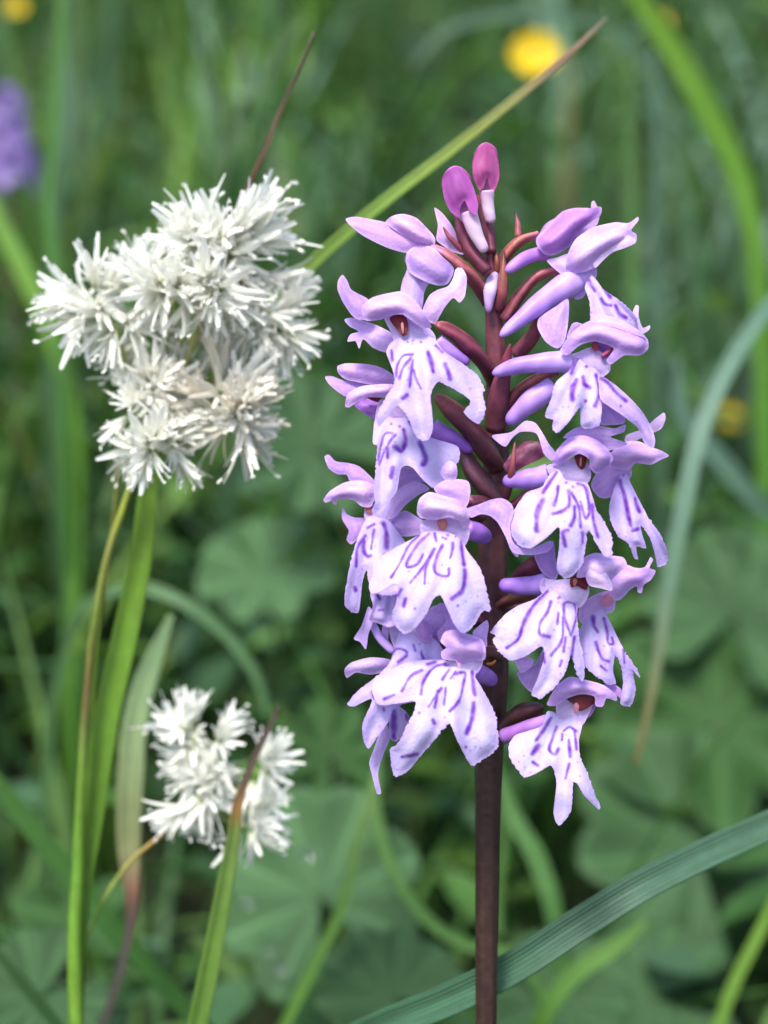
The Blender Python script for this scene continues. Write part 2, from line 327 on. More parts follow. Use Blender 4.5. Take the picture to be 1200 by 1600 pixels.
# ---- buds at the top
def bud(crop, spine, rad, d, cols, spur, srad, ovary, orad, sd_=None):
    z = lean(CROP[crop][1]+spine[0][1]/CROP[crop][2])
    b = tb('bud', crop, spine, rad, [d+z]*len(spine), orchid, cols, M_SPUR, seg=18, n=36, tip=True, base_tip=True, ridge=.085, lobes=3, wob=.015)
    if spur: tb('spur', crop, spur, srad, [d+z-1.6+.3*i for i in range(len(spur))], b, [(222, 176, 214), (232, 208, 226), (226, 190, 222)], seg=12, n=20)
    if ovary: tb('ovary', crop, ovary, orad, [d+z+1.2-.4*i for i in range(len(ovary))], b, [(150, 74, 92), MAROON, MAROON], M_FLESH, seg=12, n=20, tip=False)
    return b
bud(1, [(845, 238), (850, 330), (885, 430), (935, 560), (950, 600)], [60, 92, 92, 52, 30], -2, [(196, 104, 180), (166, 76, 152), (176, 96, 176), (214, 156, 204), (234, 204, 226)],
    [(925, 520), (975, 660), (1035, 775)], [50, 44, 28], [(870, 540), (900, 680), (960, 800), (1050, 900)], [46, 58, 56, 40])
bud(1, [(1040, 92), (1035, 190), (1042, 290), (1040, 410)], [50, 80, 82, 40], 0, [(190, 92, 150), (170, 74, 134), (190, 104, 164), (232, 196, 220)],
    [(1042, 390), (1050, 490), (1070, 595)], [44, 38, 32], [(1010, 420), (1030, 560), (1060, 680), (1070, 780)], [40, 46, 44, 42])
for kk, (bp, bd, bc) in enumerate((([(764, 340), (790, 275), (850, 243), (915, 285), (958, 370), (988, 480), (975, 545), (935, 520), (905, 455), (875, 500), (868, 560), (815, 520), (778, 440)], -4.1, (172, 88, 168)), ([(958, 300), (962, 200), (1000, 120), (1040, 96), (1082, 130), (1114, 220), (1118, 310), (1088, 395), (1062, 375), (1042, 310), (1022, 370), (996, 390)], -2.1, (184, 88, 148)))):
    pb_ = [o for o in orchid.children if o.name.startswith('bud')][kk]
    sheet('sepal', 1, bp, bd+lean(250), pb_, bulge=1.5, col=bc, col2=tuple(c*.92 for c in bc), mat=M_SPUR)
# pale bud half hidden by its bract, on the stem
b_ = tb('bud', 1, [(1110, 885), (1065, 1000), (1052, 1155)], [14, 46, 18], [-2.2, -4.6, -4.4], orchid, [(206, 160, 218), (224, 200, 240), (200, 150, 220)], M_SPUR, seg=14, n=24, base_tip=True)
tb('bract', 1, [(1150, 765), (1145, 900), (1140, 1020), (1110, 1150)], [7, 24, 38, 34], [-4.2, -4.6, -4.4, -3.2], b_, [(40, 24, 26), BROWN, (132, 66, 70), MAROON], M_FLESH, seg=10, base_tip=True)
tb('bract', 1, [(1092, 750), (1105, 830), (1110, 900)], [7, 15, 20], [-3.2, -3.8, -3.2], b_, [(40, 24, 26), BROWN, BROWN], M_FLESH, seg=8)

# ---- F1 topmost left flower, turned away
z = lean(390)
F = flower(1, [(540, 790), (600, 740), (700, 745), (770, 810), (835, 880), (800, 970), (740, 985), (660, 960), (560, 900)], -4+z, col=(206, 172, 240), col2=(216, 186, 244), bulge=1.5)
sheet('sepal', 1, [(160, 570), (220, 556), (310, 570), (410, 590), (560, 650), (690, 740), (560, 782), (430, 752), (280, 680), (200, 620)], -4+z, F, bulge=.9, g=(1.5, 0), col=(214, 178, 238), col2=PINK)
sheet('hood', 1, [(410, 592), (450, 552), (520, 538), (600, 563), (660, 620), (718, 690), (700, 750), (600, 730), (500, 660)], -3.2+z, F, bulge=2.4, col=(220, 184, 240), col2=(240, 208, 244))
sheet('sepal', 1, [(716, 498), (762, 530), (830, 620), (872, 720), (905, 790), (820, 770), (730, 705), (727, 680), (737, 610), (722, 540)], -1.5+z, F, bulge=.8, g=(-2, 0), col=(216, 180, 236), col2=(228, 200, 242))
sheet('lip', 1, [(530, 800), (640, 800), (700, 860), (720, 960), (680, 975), (650, 1030), (640, 1110), (615, 1160), (560, 1180), (505, 1050), (515, 960), (545, 880)], -3.0+z, F, lip=lipw((620, 760), (590, 1160), fwd=1.5, curl=1.2), col=LILAC, col2=(230, 212, 248), step=3.5)
sheet('lip_lobe', 1, [(690, 1040), (740, 1010), (800, 990), (832, 940), (848, 885), (880, 868), (916, 930), (905, 1050), (872, 1092), (832, 1062), (780, 1120), (745, 1180), (715, 1225), (660, 1195), (640, 1150), (665, 1080)], -4.2+z, F, bulge=1.3, col=LILAC, col2=(232, 210, 248), step=3.5)
tb('ovary', 1, [(690, 735), (780, 785), (880, 865), (970, 950), (1050, 1090)], [20, 34, 48, 54, 46], [-4+z, -4+z, -3.4+z, -2+z, z], F, [(196, 130, 180), (184, 112, 122), (160, 88, 92), (130, 66, 74), MAROON], M_FLESH, tip=False)
tb('bract', 1, [(768, 615), (800, 670), (860, 735), (930, 830)], [5, 14, 18, 18], [-3.2+z, -3+z, -2.4+z, -1+z], F, [(130, 60, 70), (170, 90, 110), (140, 74, 84)], M_FLESH, base_tip=True)
# ---- F2 front left flower with dark red throat
z = lean(540)
F = flower(1, [(400, 1180), (480, 1150), (560, 1170), (650, 1220), (715, 1290), (725, 1370), (650, 1400), (560, 1400), (470, 1370), (450, 1290)], -8.2+z, col=(206, 186, 236), col2=(222, 208, 244), bulge=.4)
sheet('sepal', 1, [(140, 918), (172, 960), (195, 1012), (292, 1065), (330, 1110), (300, 1195), (220, 1190), (150, 1100), (110, 1010), (113, 955)], -8+z, F, bulge=.9, g=(2, 0), col=(206, 170, 238), col2=(220, 190, 244))
sheet('hood', 1, [(268, 1110), (330, 1060), (440, 1032), (515, 1025), (585, 1070), (645, 1150), (695, 1245), (630, 1240), (560, 1195), (515, 1165), (440, 1172), (380, 1195), (290, 1205), (262, 1160)], -8.8+z, F, bulge=2.2, col=(210, 176, 240), col2=(236, 210, 246))
sheet('throat', 1, [(436, 1186), (470, 1168), (530, 1168), (552, 1225), (546, 1285), (520, 1302), (492, 1272), (445, 1215)], -8.9+z, F, bulge=.25, col=(110, 20, 40), col2=(140, 34, 44), step=2.5)
sheet('column', 1, [(500, 1215), (520, 1205), (528, 1250), (524, 1295), (508, 1270)], -9.2+z, F, bulge=.3, col=(220, 150, 150), col2=(232, 180, 180), step=2)
sheet('petal', 1, [(152, 1200), (190, 1186), (255, 1202), (350, 1232), (470, 1300), (475, 1400), (400, 1400), (330, 1372), (270, 1320), (245, 1380), (222, 1332), (172, 1335), (190, 1290), (242, 1272), (185, 1240)], -6.2+z, F, bulge=.9, col=(214, 184, 242), col2=(228, 206, 248), step=3)
sheet('lip', 3, [(560, -60), (470, -20), (440, 40), (468, 120), (492, 215), (440, 310), (385, 415), (395, 485), (440, 440), (505, 365), (560, 410), (600, 510), (645, 572), (700, 560), (722, 495), (716, 400), (708, 300), (750, 222), (830, 252), (950, 335), (910, 405), (990, 472), (1032, 430), (1037, 360), (1020, 290), (1035, 268), (1000, 190), (900, 110), (790, 35), (730, -40), (660, -70)], -8.6+z, F,
      lip=lipw((610, -60), (620, 560), fwd=3.4, curl=1.6), col=(224, 208, 246), col2=PALE, fray=.7, mw=2.3,
      marks=[[(500, 190), (512, 110), (550, 60), (600, 55)], [(520, 200), (545, 130), (590, 75)], [(580, 250), (590, 160), (600, 90)], [(605, 150), (620, 200), (650, 260)], (1.5, [(690, 40), (705, 90), (722, 160)]), (1.9, [(795, 115), (810, 150), (825, 200)]), (1.4, [(565, 300), (540, 320)]), [(740, 0), (780, 40)], [(470, 30), (475, 90)], [(600, -30)], [(650, -20)], [(570, -20)]], dots=6)
tb('ovary', 1, [(720, 1225), (830, 1280), (940, 1370), (1030, 1470), (1090, 1590)], [40, 52, 60, 58, 46], [-6+z, -5+z, -4+z, -2.5+z, -.5+z], F, [(150, 74, 80), (116, 52, 70), MAROON, DARK], M_FLESH, base_tip=True, tip=False)
tb('spur', 1, [(730, 1330), (820, 1410), (930, 1470)], [50, 48, 30], [-5+z, -4.6+z, -3.8+z], F, [(196, 150, 228), SPUR, (160, 110, 205)])
# ---- F3 left flower half behind F2
z = lean(620)
F = flower(3, [(400, 330), (500, 350), (580, 420), (600, 520), (520, 520), (430, 520), (370, 480)], -5+z, col=(190, 168, 218), col2=(204, 186, 226), bulge=.3)
sheet('sepal', 3, [(145, 125), (200, 108), (330, 113), (420, 138), (490, 190), (470, 235), (380, 242), (250, 217), (192, 204), (150, 165)], -3.6+z, F, bulge=1.1, g=(1, 0), col=(212, 172, 238), col2=(230, 198, 246))
sheet('sepal', 3, [(70, 190), (110, 186), (180, 212), (250, 222), (330, 240), (300, 290), (215, 315), (150, 282), (90, 230)], -3.2+z, F, bulge=.8, g=(1, 0), col=(190, 148, 230), col2=(206, 170, 238))
sheet('hood', 3, [(190, 368), (208, 292), (280, 250), (400, 235), (490, 240), (460, 310), (400, 312), (320, 312), (262, 342), (218, 372)], -5.4+z, F, bulge=1.5, col=(216, 180, 242), col2=(236, 210, 250))
sheet('hood_inside', 3, [(248, 352), (320, 318), (400, 326), (420, 380), (385, 442), (330, 424), (270, 385)], -3.6+z, F, bulge=.9, col=(164, 106, 204), col2=(190, 136, 218))
sheet('throat', 3, [(318, 312), (360, 303), (412, 312), (390, 342), (350, 330)], -5.0+z, F, bulge=.25, col=(104, 18, 40), step=2.5)
sheet('lip', 3, [(380, 440), (362, 520), (360, 595), (385, 605), (378, 700), (366, 870), (370, 955), (352, 1005), (392, 1042), (432, 1037), (470, 930), (502, 880), (528, 745), (560, 724), (602, 742), (660, 810), (722, 862), (770, 850), (810, 780), (880, 690), (870, 610), (720, 560), (640, 520), (570, 440), (500, 430)], -6.0+z, F,
      lip=lipw((500, 430), (470, 1030), fwd=3.0, curl=1.5), col=(220, 204, 246), col2=PALE, fray=.6, mw=2.3,
      marks=[[(390, 690), (405, 610), (440, 530), (480, 530)], [(395, 720), (450, 600), (495, 540)], (1.3, [(450, 680), (445, 620)]), (1.6, [(545, 510), (556, 580), (530, 640), (490, 612)]), (1.7, [(640, 590), (660, 640), (675, 690), (660, 720)]), (1.3, [(480, 740), (470, 800)]), [(470, 475)], [(520, 490)], [(575, 460), (590, 480)], [(480, 430), (540, 425)]], dots=5)
tb('ovary', 3, [(730, 300), (820, 380), (930, 480), (1040, 620), (1120, 740)], [40, 62, 72, 74, 60], [-4.6+z, -4.6+z, -4+z, -3+z, -1+z], F, [(140, 76, 66), (104, 52, 62), DARK, DARK], M_FLESH, base_tip=True, tip=False)
tb('spur', 3, [(720, 500), (830, 560), (960, 640)], [58, 52, 30], [-4+z, -3.6+z, -3+z], F, [(170, 120, 210), (156, 104, 200), (140, 90, 190)])
tb('ovary', 3, [(900, 600), (950, 740), (1040, 860), (1110, 940)], [36, 62, 70, 60], [-2+z, -2+z, -1.6+z, -1+z], F, [(120, 74, 92), (104, 62, 72), DARK], M_FLESH, base_tip=True, tip=False)
# ---- F4 left flower below
z = lean(800)
F = flower(3, [(310, 985), (360, 960), (440, 1000), (460, 1060), (440, 1110), (360, 1090), (310, 1050)], -3.8+z, col=(192, 172, 218), col2=(206, 188, 228), bulge=.3)
sheet('sepal', 3, [(66, 672), (92, 660), (132, 700), (200, 710), (272, 730), (332, 780), (380, 835), (340, 850), (222, 822), (200, 782), (140, 776), (90, 740)], -2.4+z, F, bulge=.9, g=(1, 0), col=(198, 158, 234), col2=(216, 182, 242))
sheet('hood', 3, [(60, 932), (100, 880), (200, 826), (300, 818), (370, 850), (370, 920), (345, 975), (290, 972), (240, 932), (150, 927), (136, 962), (116, 952), (108, 936), (72, 950)], -3.6+z, F, bulge=1.8, col=(216, 182, 242), col2=(234, 208, 250))
sheet('throat', 3, [(310, 955), (345, 950), (352, 1012), (318, 1005)], -4.2+z, F, bulge=.2, col=(190, 110, 110), step=2.5)
sheet('sepal', 3, [(174, 980), (202, 1020), (250, 1040), (325, 1045), (310, 1085), (270, 1162), (230, 1202), (200, 1172), (214, 1120), (174, 1050)], -2.6+z, F, bulge=.7, col=(194, 152, 226), col2=(214, 180, 238))
sheet('lip', 5, [(175, 98), (130, 200), (92, 330), (60, 520), (74, 570), (130, 592), (142, 540), (155, 430), (176, 368), (192, 440), (250, 500), (360, 480), (420, 330), (380, 230), (300, 120), (240, 85)], -4.2+z, F,
      lip=lipw((220, 80), (150, 590), fwd=3.0, curl=1.2), col=(222, 206, 248), col2=(232, 224, 250), fray=.6, mw=2.4,
      marks=[[(120, 350), (130, 250), (170, 190)], [(215, 160), (200, 260)], (1.3, [(160, 210), (165, 280), (185, 300), (200, 295)]), (1.7, [(265, 130), (280, 180), (280, 250)]), (1.2, [(115, 460), (118, 475)]), [(270, 290)], [(180, 150), (215, 130)]], dots=8)
sheet('sepal', 3, [(446, 1010), (470, 940), (500, 888), (560, 840), (640, 825), (700, 868), (640, 900), (560, 960), (500, 1030), (455, 1050)], -4.4+z, F, bulge=.8, col=(204, 172, 236), col2=(222, 198, 244))
sheet('petal', 3, [(455, 1075), (500, 1020), (560, 1000), (640, 1045), (690, 1080), (660, 1135), (560, 1155), (470, 1135)], -3.6+z, F, bulge=1.2, col=(180, 146, 214), col2=(196, 164, 222))
sheet('petal', 3, [(510, 740), (600, 740), (720, 760), (740, 840), (640, 822), (560, 838), (500, 880)], -2.8+z, F, bulge=.5, col=(186, 150, 220), col2=(196, 162, 226))
tb('ovary', 3, [(640, 1000), (800, 960), (960, 1000), (1100, 1080)], [50, 58, 60, 56], [-1.5+z, -1+z, -.6+z, 0+z], F, [MAROON, DARK, DARK], M_FLESH, tip=False)
# ---- F5 front flower, lowest but one on the left
z = lean(850)
F = flower(3, [(655, 1062), (740, 1045), (820, 1035), (890, 1075), (937, 1100), (942, 1150), (912, 1212), (840, 1220), (740, 1190), (650, 1130)], -11+z, col=(206, 186, 230), col2=(218, 200, 236), bulge=.4)
sheet('sepal', 3, [(768, 772), (788, 722), (822, 698), (862, 720), (868, 782), (852, 812), (800, 812)], -10+z, F, bulge=1.2, col=(214, 184, 242), col2=(230, 206, 248))
sheet('petal', 3, [(728, 862), (780, 820), (850, 808), (932, 820), (948, 880), (935, 955), (905, 985), (840, 920), (760, 905)], -10.4+z, F, bulge=.9, col=(206, 172, 238), col2=(218, 188, 242))
sheet('hood', 3, [(626, 1008), (640, 930), (700, 888), (780, 908), (862, 930), (932, 990), (938, 1080), (908, 1112), (880, 1065), (820, 1038), (740, 1052), (650, 1042)], -11.4+z, F, bulge=2.4, col=(216, 184, 242), col2=(242, 224, 250))
sheet('throat', 3, [(748, 1058), (795, 1050), (812, 1080), (790, 1118), (762, 1112)], -11.6+z, F, bulge=.2, col=(196, 112, 110), col2=(216, 150, 140), step=2.5)
sheet('sepal', 3, [(922, 992), (1000, 960), (1080, 930), (1140, 924), (1192, 958), (1215, 1020), (1225, 1120), (1240, 1200), (1235, 1280), (1200, 1250), (1172, 1180), (1122, 1085), (1070, 1032), (1010, 1020), (950, 1040)], -10.5+z, F, bulge=1.1, g=(2, 0), col=(206, 172, 240), col2=(226, 202, 248))
sheet('lip', 5, [(560, 165), (480, 172), (400, 215), (262, 290), (212, 350), (210, 400), (190, 442), (196, 490), (240, 486), (320, 442), (340, 452), (330, 530), (310, 600), (322, 652), (370, 700), (430, 670), (490, 592), (522, 522), (560, 500), (592, 562), (632, 652), (680, 700), (742, 650), (760, 612), (788, 580), (820, 586), (816, 540), (792, 430), (762, 350), (702, 270), (670, 215), (620, 180)], -11.6+z, F,
      lip=lipw((600, 170), (540, 690), fwd=3.6, curl=1.7), col=(226, 212, 248), col2=(236, 230, 252), fray=.7, mw=2.4,
      marks=[[(305, 410), (350, 335), (400, 240), (450, 190)], [(470, 290), (440, 340), (388, 355), (440, 240), (500, 180)], [(405, 435), (460, 370), (530, 260)], [(480, 440), (488, 350), (520, 280)], (1.15, [(570, 240), (542, 300), (535, 385), (570, 402), (602, 398), (605, 365)]), (1.2, [(625, 230), (622, 270), (610, 310)]), (1.2, [(668, 220), (672, 280), (682, 340)]), (1.5, [(686, 370), (684, 420), (670, 475), (620, 520)]), [(530, 180), (540, 220)], [(355, 470), (340, 500)], (1.3, [(380, 520), (370, 560)]), [(430, 570)], [(650, 555)], [(600, 190)], [(570, 200), (590, 208)], [(640, 195)]], dots=8)
tb('spur', 3, [(920, 1110), (990, 1130), (1055, 1165)], [58, 56, 40], [-9+z, -8+z, -6+z], F, [(176, 124, 214), (160, 108, 204), (150, 96, 196)])
tb('ovary', 3, [(940, 940), (1020, 950), (1120, 1000)], [34, 48, 52], [-8+z, -5+z, 0+z], F, [(120, 60, 80), MAROON, DARK], M_FLESH, tip=False)
# ---- F6 small flower at the left, behind
z = lean(1000)
F = flower(5, [(300, 640), (420, 640), (520, 640), (560, 700), (540, 800), (440, 840), (340, 800), (300, 720)], -4.4+z, col=(192, 168, 220), col2=(206, 184, 228), bulge=.4)
sheet('lip', 5, [(200, 480), (320, 450), (345, 540), (330, 650), (290, 668), (250, 650), (192, 625), (210, 560)], -5.4+z, F, lip=lipw((300, 440), (240, 660), fwd=1.2, curl=1), col=(214, 194, 244), col2=(224, 210, 248), marks=[(1.4, [(230, 500), (245, 520)]), (1.2, [(300, 470), (312, 490)]), [(240, 580), (260, 576)]], mw=2.2)
sheet('lip_lobe', 5, [(110, 726), (150, 660), (185, 560), (215, 600), (210, 640), (186, 700), (172, 780), (142, 742)], -4.6+z, F, bulge=.7, col=(206, 180, 240), col2=(218, 198, 246), step=3)
tb('petal', 5, [(200, 640), (245, 720), (320, 800)], [18, 24, 20], [-4+z]*3, F, [(200, 168, 236), (186, 150, 226)], seg=8, flat=.4)
sheet('sepal', 5, [(255, 690), (270, 620), (290, 660), (285, 760), (262, 740)], -3.4+z, F, bulge=.4, col=(206, 176, 240), step=3)
sheet('sepal', 5, [(62, 885), (100, 850), (200, 824), (300, 838), (290, 890), (200, 912), (120, 902), (72, 930)], -5+z, F, bulge=1.2, col=(206, 176, 240), col2=(230, 214, 250))
sheet('hood', 5, [(440, 700), (470, 620), (520, 560), (580, 550), (630, 600), (640, 680), (580, 720), (500, 760)], -6+z, F, bulge=1.3, col=(196, 160, 230), col2=(212, 182, 240))
tb('ovary', 5, [(560, 640), (680, 620), (820, 640)], [40, 48, 50], [-3+z, -2+z, 0+z], F, [MAROON, DARK], M_FLESH, tip=False)
# ---- F7a lower left lip, behind the lowest
z = lean(1080)
F = flower(5, [(345, 700), (420, 690), (510, 710), (560, 770), (560, 840), (470, 840), (380, 830), (320, 800)], -8.4+z, col=(204, 188, 230), col2=(218, 204, 238), bulge=.4)
sheet('hood', 5, [(430, 690), (450, 630), (500, 640), (520, 700), (500, 745), (470, 740)], -8.8+z, F, bulge=.8, col=(176, 122, 206), col2=(200, 156, 222), step=3)
sheet('lip', 5, [(345, 705), (320, 780), (290, 862), (230, 920), (130, 1000), (76, 1068), (110, 1080), (205, 1042), (152, 1180), (165, 1270), (190, 1296), (230, 1240), (290, 1160), (322, 1085), (430, 1050), (480, 1000), (560, 900), (580, 800), (520, 720), (430, 690)], -8.6+z, F,
      lip=lipw((450, 700), (220, 1250), fwd=2.6, curl=1.4), col=(218, 202, 246), col2=(228, 220, 252), fray=.8, mw=2.3,
      marks=[[(298, 835), (335, 780), (385, 800), (370, 830)], [(340, 850), (385, 815)], [(420, 760), (430, 790)], [(460, 800), (470, 830)], [(210, 1000), (215, 1040)], (1.2, [(265, 1090), (268, 1100)])], dots=9)
sheet('lip_lobe', 5, [(190, 1370), (215, 1300), (250, 1200), (282, 1175), (298, 1240), (262, 1330), (236, 1430), (252, 1532), (230, 1534), (202, 1430)], -7.4+z, F, bulge=.6, col=(206, 186, 244), col2=(220, 206, 250), step=3)
sheet('lip_lobe', 5, [(296, 1110), (335, 1075), (395, 1125), (380, 1200), (332, 1262), (298, 1240)], -7.9+z, F, bulge=.5, col=(206, 190, 242), col2=(220, 210, 248), marks=[(1.9, [(318, 1110), (320, 1180), (318, 1240)]), (1.2, [(385, 1120), (390, 1150)])], mw=2.4)
tb('ovary', 5, [(560, 760), (690, 780), (820, 830)], [40, 46, 50], [-5+z, -3+z, 0+z], F, [MAROON, DARK], M_FLESH, tip=False)
# ---- F7b lowest front flower on the left
z = lean(1080)
F = flower(5, [(600, 840), (700, 830), (780, 820), (775, 870), (740, 920), (680, 930), (600, 900)], -12+z, col=(208, 190, 232), col2=(220, 206, 240), bulge=.4)
sheet('hood', 5, [(562, 742), (582, 692), (640, 680), (700, 702), (762, 720), (792, 762), (792, 832), (742, 842), (700, 842), (668, 876), (642, 842), (572, 832), (564, 795), (592, 772)], -12+z, F, bulge=2.3, col=(208, 170, 238), col2=(232, 202, 246))
sheet('sepal', 5, [(730, 690), (800, 630), (812, 660), (802, 720), (800, 770), (740, 730)], -11.4+z, F, bulge=.6, col=(208, 172, 240), col2=(222, 192, 246), step=3)
sheet('sepal', 5, [(520, 580), (560, 540), (610, 560), (640, 640), (650, 690), (600, 700), (560, 740), (545, 690), (590, 640), (580, 600), (545, 605)], -9.8+z, F, bulge=.8, col=(196, 162, 228), col2=(206, 176, 234), step=3)
sheet('column', 5, [(632, 830), (650, 850), (672, 850), (665, 882), (652, 878)], -13.6+z, F, bulge=.2, col=(214, 176, 200), step=2)
sheet('lip', 5, [(560, 836), (400, 846), (300, 890), (226, 926), (206, 1000), (240, 1070), (330, 1066), (425, 1052), (432, 1080), (372, 1210), (332, 1280), (298, 1302), (320, 1442), (392, 1412), (460, 1332), (522, 1262), (590, 1182), (610, 1168), (650, 1260), (720, 1386), (770, 1362), (832, 1322), (862, 1282), (852, 1150), (812, 1050), (762, 960), (740, 920), (765, 870), (700, 850), (630, 850)], -12.2+z, F,
      lip=lipw((640, 850), (560, 1350), fwd=3.4, curl=1.4), col=(226, 212, 248), col2=(236, 232, 253), fray=.9, mw=2.4,
      marks=[(1.1, [(360, 1000), (405, 925), (465, 890)]), (1.1, [(460, 1015), (470, 960), (540, 870), (600, 860)]), [(570, 940), (605, 890)], [(500, 1080), (545, 1010), (565, 985)], [(530, 1085), (545, 1000)], [(580, 1070), (590, 985)], (1.1, [(635, 912), (688, 905), (680, 960), (650, 1060), (610, 1105)]), (1.2, [(725, 900), (730, 960), (740, 1020)]), (1.5, [(735, 1060), (725, 1140), (695, 1220)]), [(490, 862), (530, 848)], (1.3, [(520, 1150), (526, 1165)]), (1.2, [(360, 1340), (440, 1325)]), [(450, 1115)], [(615, 935), (640, 900)], [(690, 1290)], (1.1, [(270, 1040), (320, 1020)])], dots=10)
tb('spur', 5, [(745, 900), (790, 920), (835, 945)], [46, 46, 34], [-9.4+z, -8+z, -6+z], F, [(170, 122, 210), (150, 100, 196)])
tb('ovary', 5, [(770, 790), (830, 800), (880, 830)], [34, 40, 40], [-8+z, -4+z, 0+z], F, [MAROON, DARK], M_FLESH, tip=False)
tb('bract', 5, [(800, 858), (830, 856), (850, 838)], [8, 9, 6], [-6.5+z]*3, F, [(200, 130, 60), (170, 110, 50)], M_FLESH, seg=8, base_tip=True)

# ---- right side: top bud, half open
z = lean(380)
F = sheet('flower', 2, [(368, 345), (430, 282), (520, 192), (600, 170), (690, 170), (746, 165), (742, 212), (700, 242), (622, 302), (562, 392), (482, 442), (420, 442), (375, 395)], -1.5+z, orchid, bulge=3.2, col=(186, 126, 214), col2=(206, 148, 226))
sheet('sepal', 2, [(690, 175), (692, 132), (708, 128), (724, 160), (745, 165), (730, 200)], -2+z, F, bulge=.3, col=(216, 184, 240), step=2.5)
sheet('petal', 2, [(600, 340), (640, 280), (700, 240), (736, 220), (720, 270), (660, 320)], -1.6+z, F, bulge=.4, col=(216, 190, 240), step=3)
tb('hood_back', 2, [(380, 380), (470, 330), (600, 250), (735, 185)], [30, 90, 66, 16], [z, z+.6, z+.4, z], F, [(186, 130, 216), (200, 146, 224), (206, 160, 230)], seg=14, n=24, base_tip=True)
tb('spur', 2, [(430, 430), (320, 455), (190, 540)], [42, 40, 28], [-1.5+z, -2.6+z, -4+z], F, [(190, 130, 214), (176, 118, 212), (190, 136, 220)])
tb('ovary', 2, [(375, 325), (280, 355), (200, 430), (150, 520)], [26, 34, 38, 40], [-.5+z, -1+z, -.8+z, 0+z], F, [(190, 112, 130), (160, 92, 80), (150, 82, 74), MAROON], M_FLESH, tip=False)
tb('bract', 2, [(247, 195), (258, 260), (262, 345)], [7, 16, 22], [.5+z, .2+z, 0+z], F, [(40, 22, 24), (150, 82, 86), (160, 90, 96)], M_FLESH, seg=10)
# ---- F8 upper right flower seen from the side
z = lean(430)
F = flower(2, [(430, 480), (490, 460), (560, 440), (640, 530), (712, 500), (722, 560), (702, 602), (662, 652), (642, 692), (592, 702), (560, 612), (528, 572)], -3+z, col=(208, 178, 240), col2=(224, 200, 246), bulge=1)
sheet('hood', 2, [(545, 540), (552, 440), (600, 350), (700, 285), (830, 254), (905, 258), (962, 222), (966, 242), (922, 300), (952, 322), (950, 372), (890, 402), (830, 420), (760, 472), (712, 515), (640, 545)], -3.6+z, F, bulge=2.6, col=(214, 182, 242), col2=(238, 214, 250))
sheet('petal', 2, [(700, 500), (720, 440), (790, 370), (900, 330), (948, 352), (940, 378), (880, 405), (810, 430), (755, 480), (715, 520)], -5.2+z, F, bulge=.6, col=(220, 198, 246), col2=(236, 224, 250))
sheet('sepal', 2, [(554, 705), (480, 748), (382, 815), (376, 872), (422, 952), (490, 992), (532, 950), (552, 850)], -5+z, F, bulge=1, col=(196, 160, 234), col2=(214, 184, 242))
sheet('lip', 2, [(690, 565), (652, 632), (680, 720), (690, 835), (740, 826), (810, 850), (890, 878), (962, 885), (945, 800), (860, 712), (765, 650), (715, 585)], -4.6+z, F, lip=lipw((690, 570), (880, 870), fwd=2.0, curl=1), col=(220, 200, 246), col2=(230, 216, 250), mw=2.6, fray=.6,
      marks=[(1.2, [(668, 578), (690, 625), (712, 655)]), (1.2, [(755, 640), (800, 690)]), [(750, 700), (770, 730), (805, 742)], (1.2, [(830, 742), (855, 790), (892, 812)])], dots=4)
sheet('lip_lobe', 2, [(930, 790), (950, 738), (968, 745), (966, 800), (990, 870), (1032, 856), (1030, 880), (990, 905), (940, 880)], -4.2+z, F, bulge=.4, col=(222, 204, 246), step=2.5)
tb('spur', 2, [(600, 590), (440, 690), (300, 800), (155, 920)], [78, 66, 50, 26], [-3+z, -4+z, -5+z, -5.5+z], F, [(206, 168, 238), (192, 150, 232), (176, 132, 222), (196, 160, 232)], n=30)
tb('ovary', 2, [(500, 535), (390, 560), (270, 680), (180, 830)], [24, 36, 42, 40], [-1.5+z, -1.6+z, -1.5+z, -1+z], F, [(190, 110, 120), (154, 78, 84), (140, 72, 78), MAROON], M_FLESH, tip=False)
tb('bract', 2, [(400, 675), (388, 780), (350, 910), (250, 1030)], [6, 22, 44, 50], [-3.6+z, -3+z, -2+z, -.5+z], F, [(70, 26, 40), (130, 54, 74), (120, 52, 66), MAROON], M_FLESH, seg=10, base_tip=True, tip=False)
# ---- F9 right flower, upper
z = lean(580)
F = flower(2, [(540, 1050), (620, 1010), (700, 985), (785, 1050), (800, 1120), (740, 1165), (640, 1140), (570, 1130)], -8.4+z, col=(206, 186, 230), col2=(220, 204, 238), bulge=.4)
sheet('hood', 2, [(508, 1002), (560, 920), (640, 850), (740, 818), (850, 858), (952, 898), (1012, 930), (1022, 990), (972, 1032), (882, 1032), (806, 1085), (778, 1062), (822, 992), (745, 958), (700, 950), (622, 972), (545, 1032)], -8.6+z, F, bulge=2.4, col=(196, 156, 232), col2=(224, 194, 246))
sheet('petal', 2, [(700, 840), (760, 800), (850, 820), (960, 880), (1010, 930), (930, 905), (830, 870)], -9.6+z, F, bulge=.8, col=(212, 180, 242), col2=(230, 204, 248), step=3)
sheet('hood_inside', 2, [(690, 955), (745, 960), (822, 992), (800, 1060), (750, 1050), (700, 1010)], -8.2+z, F, bulge=-.5, col=(168, 116, 202), col2=(150, 96, 186), step=3)
sheet('throat', 2, [(690, 960), (728, 955), (730, 1000), (712, 1010), (695, 990)], -9+z, F, bulge=.1, col=(150, 50, 60), step=2.2)
tb('column', 2, [(750, 1040), (790, 1012), (822, 990)], [14, 16, 10], [-9.2+z]*3, F, [(150, 60, 110), (120, 34, 60)], seg=8)
sheet('sepal', 2, [(545, 930), (575, 850), (600, 838), (640, 855), (580, 910)], -8+z, F, bulge=.4, col=(206, 172, 240), step=3)
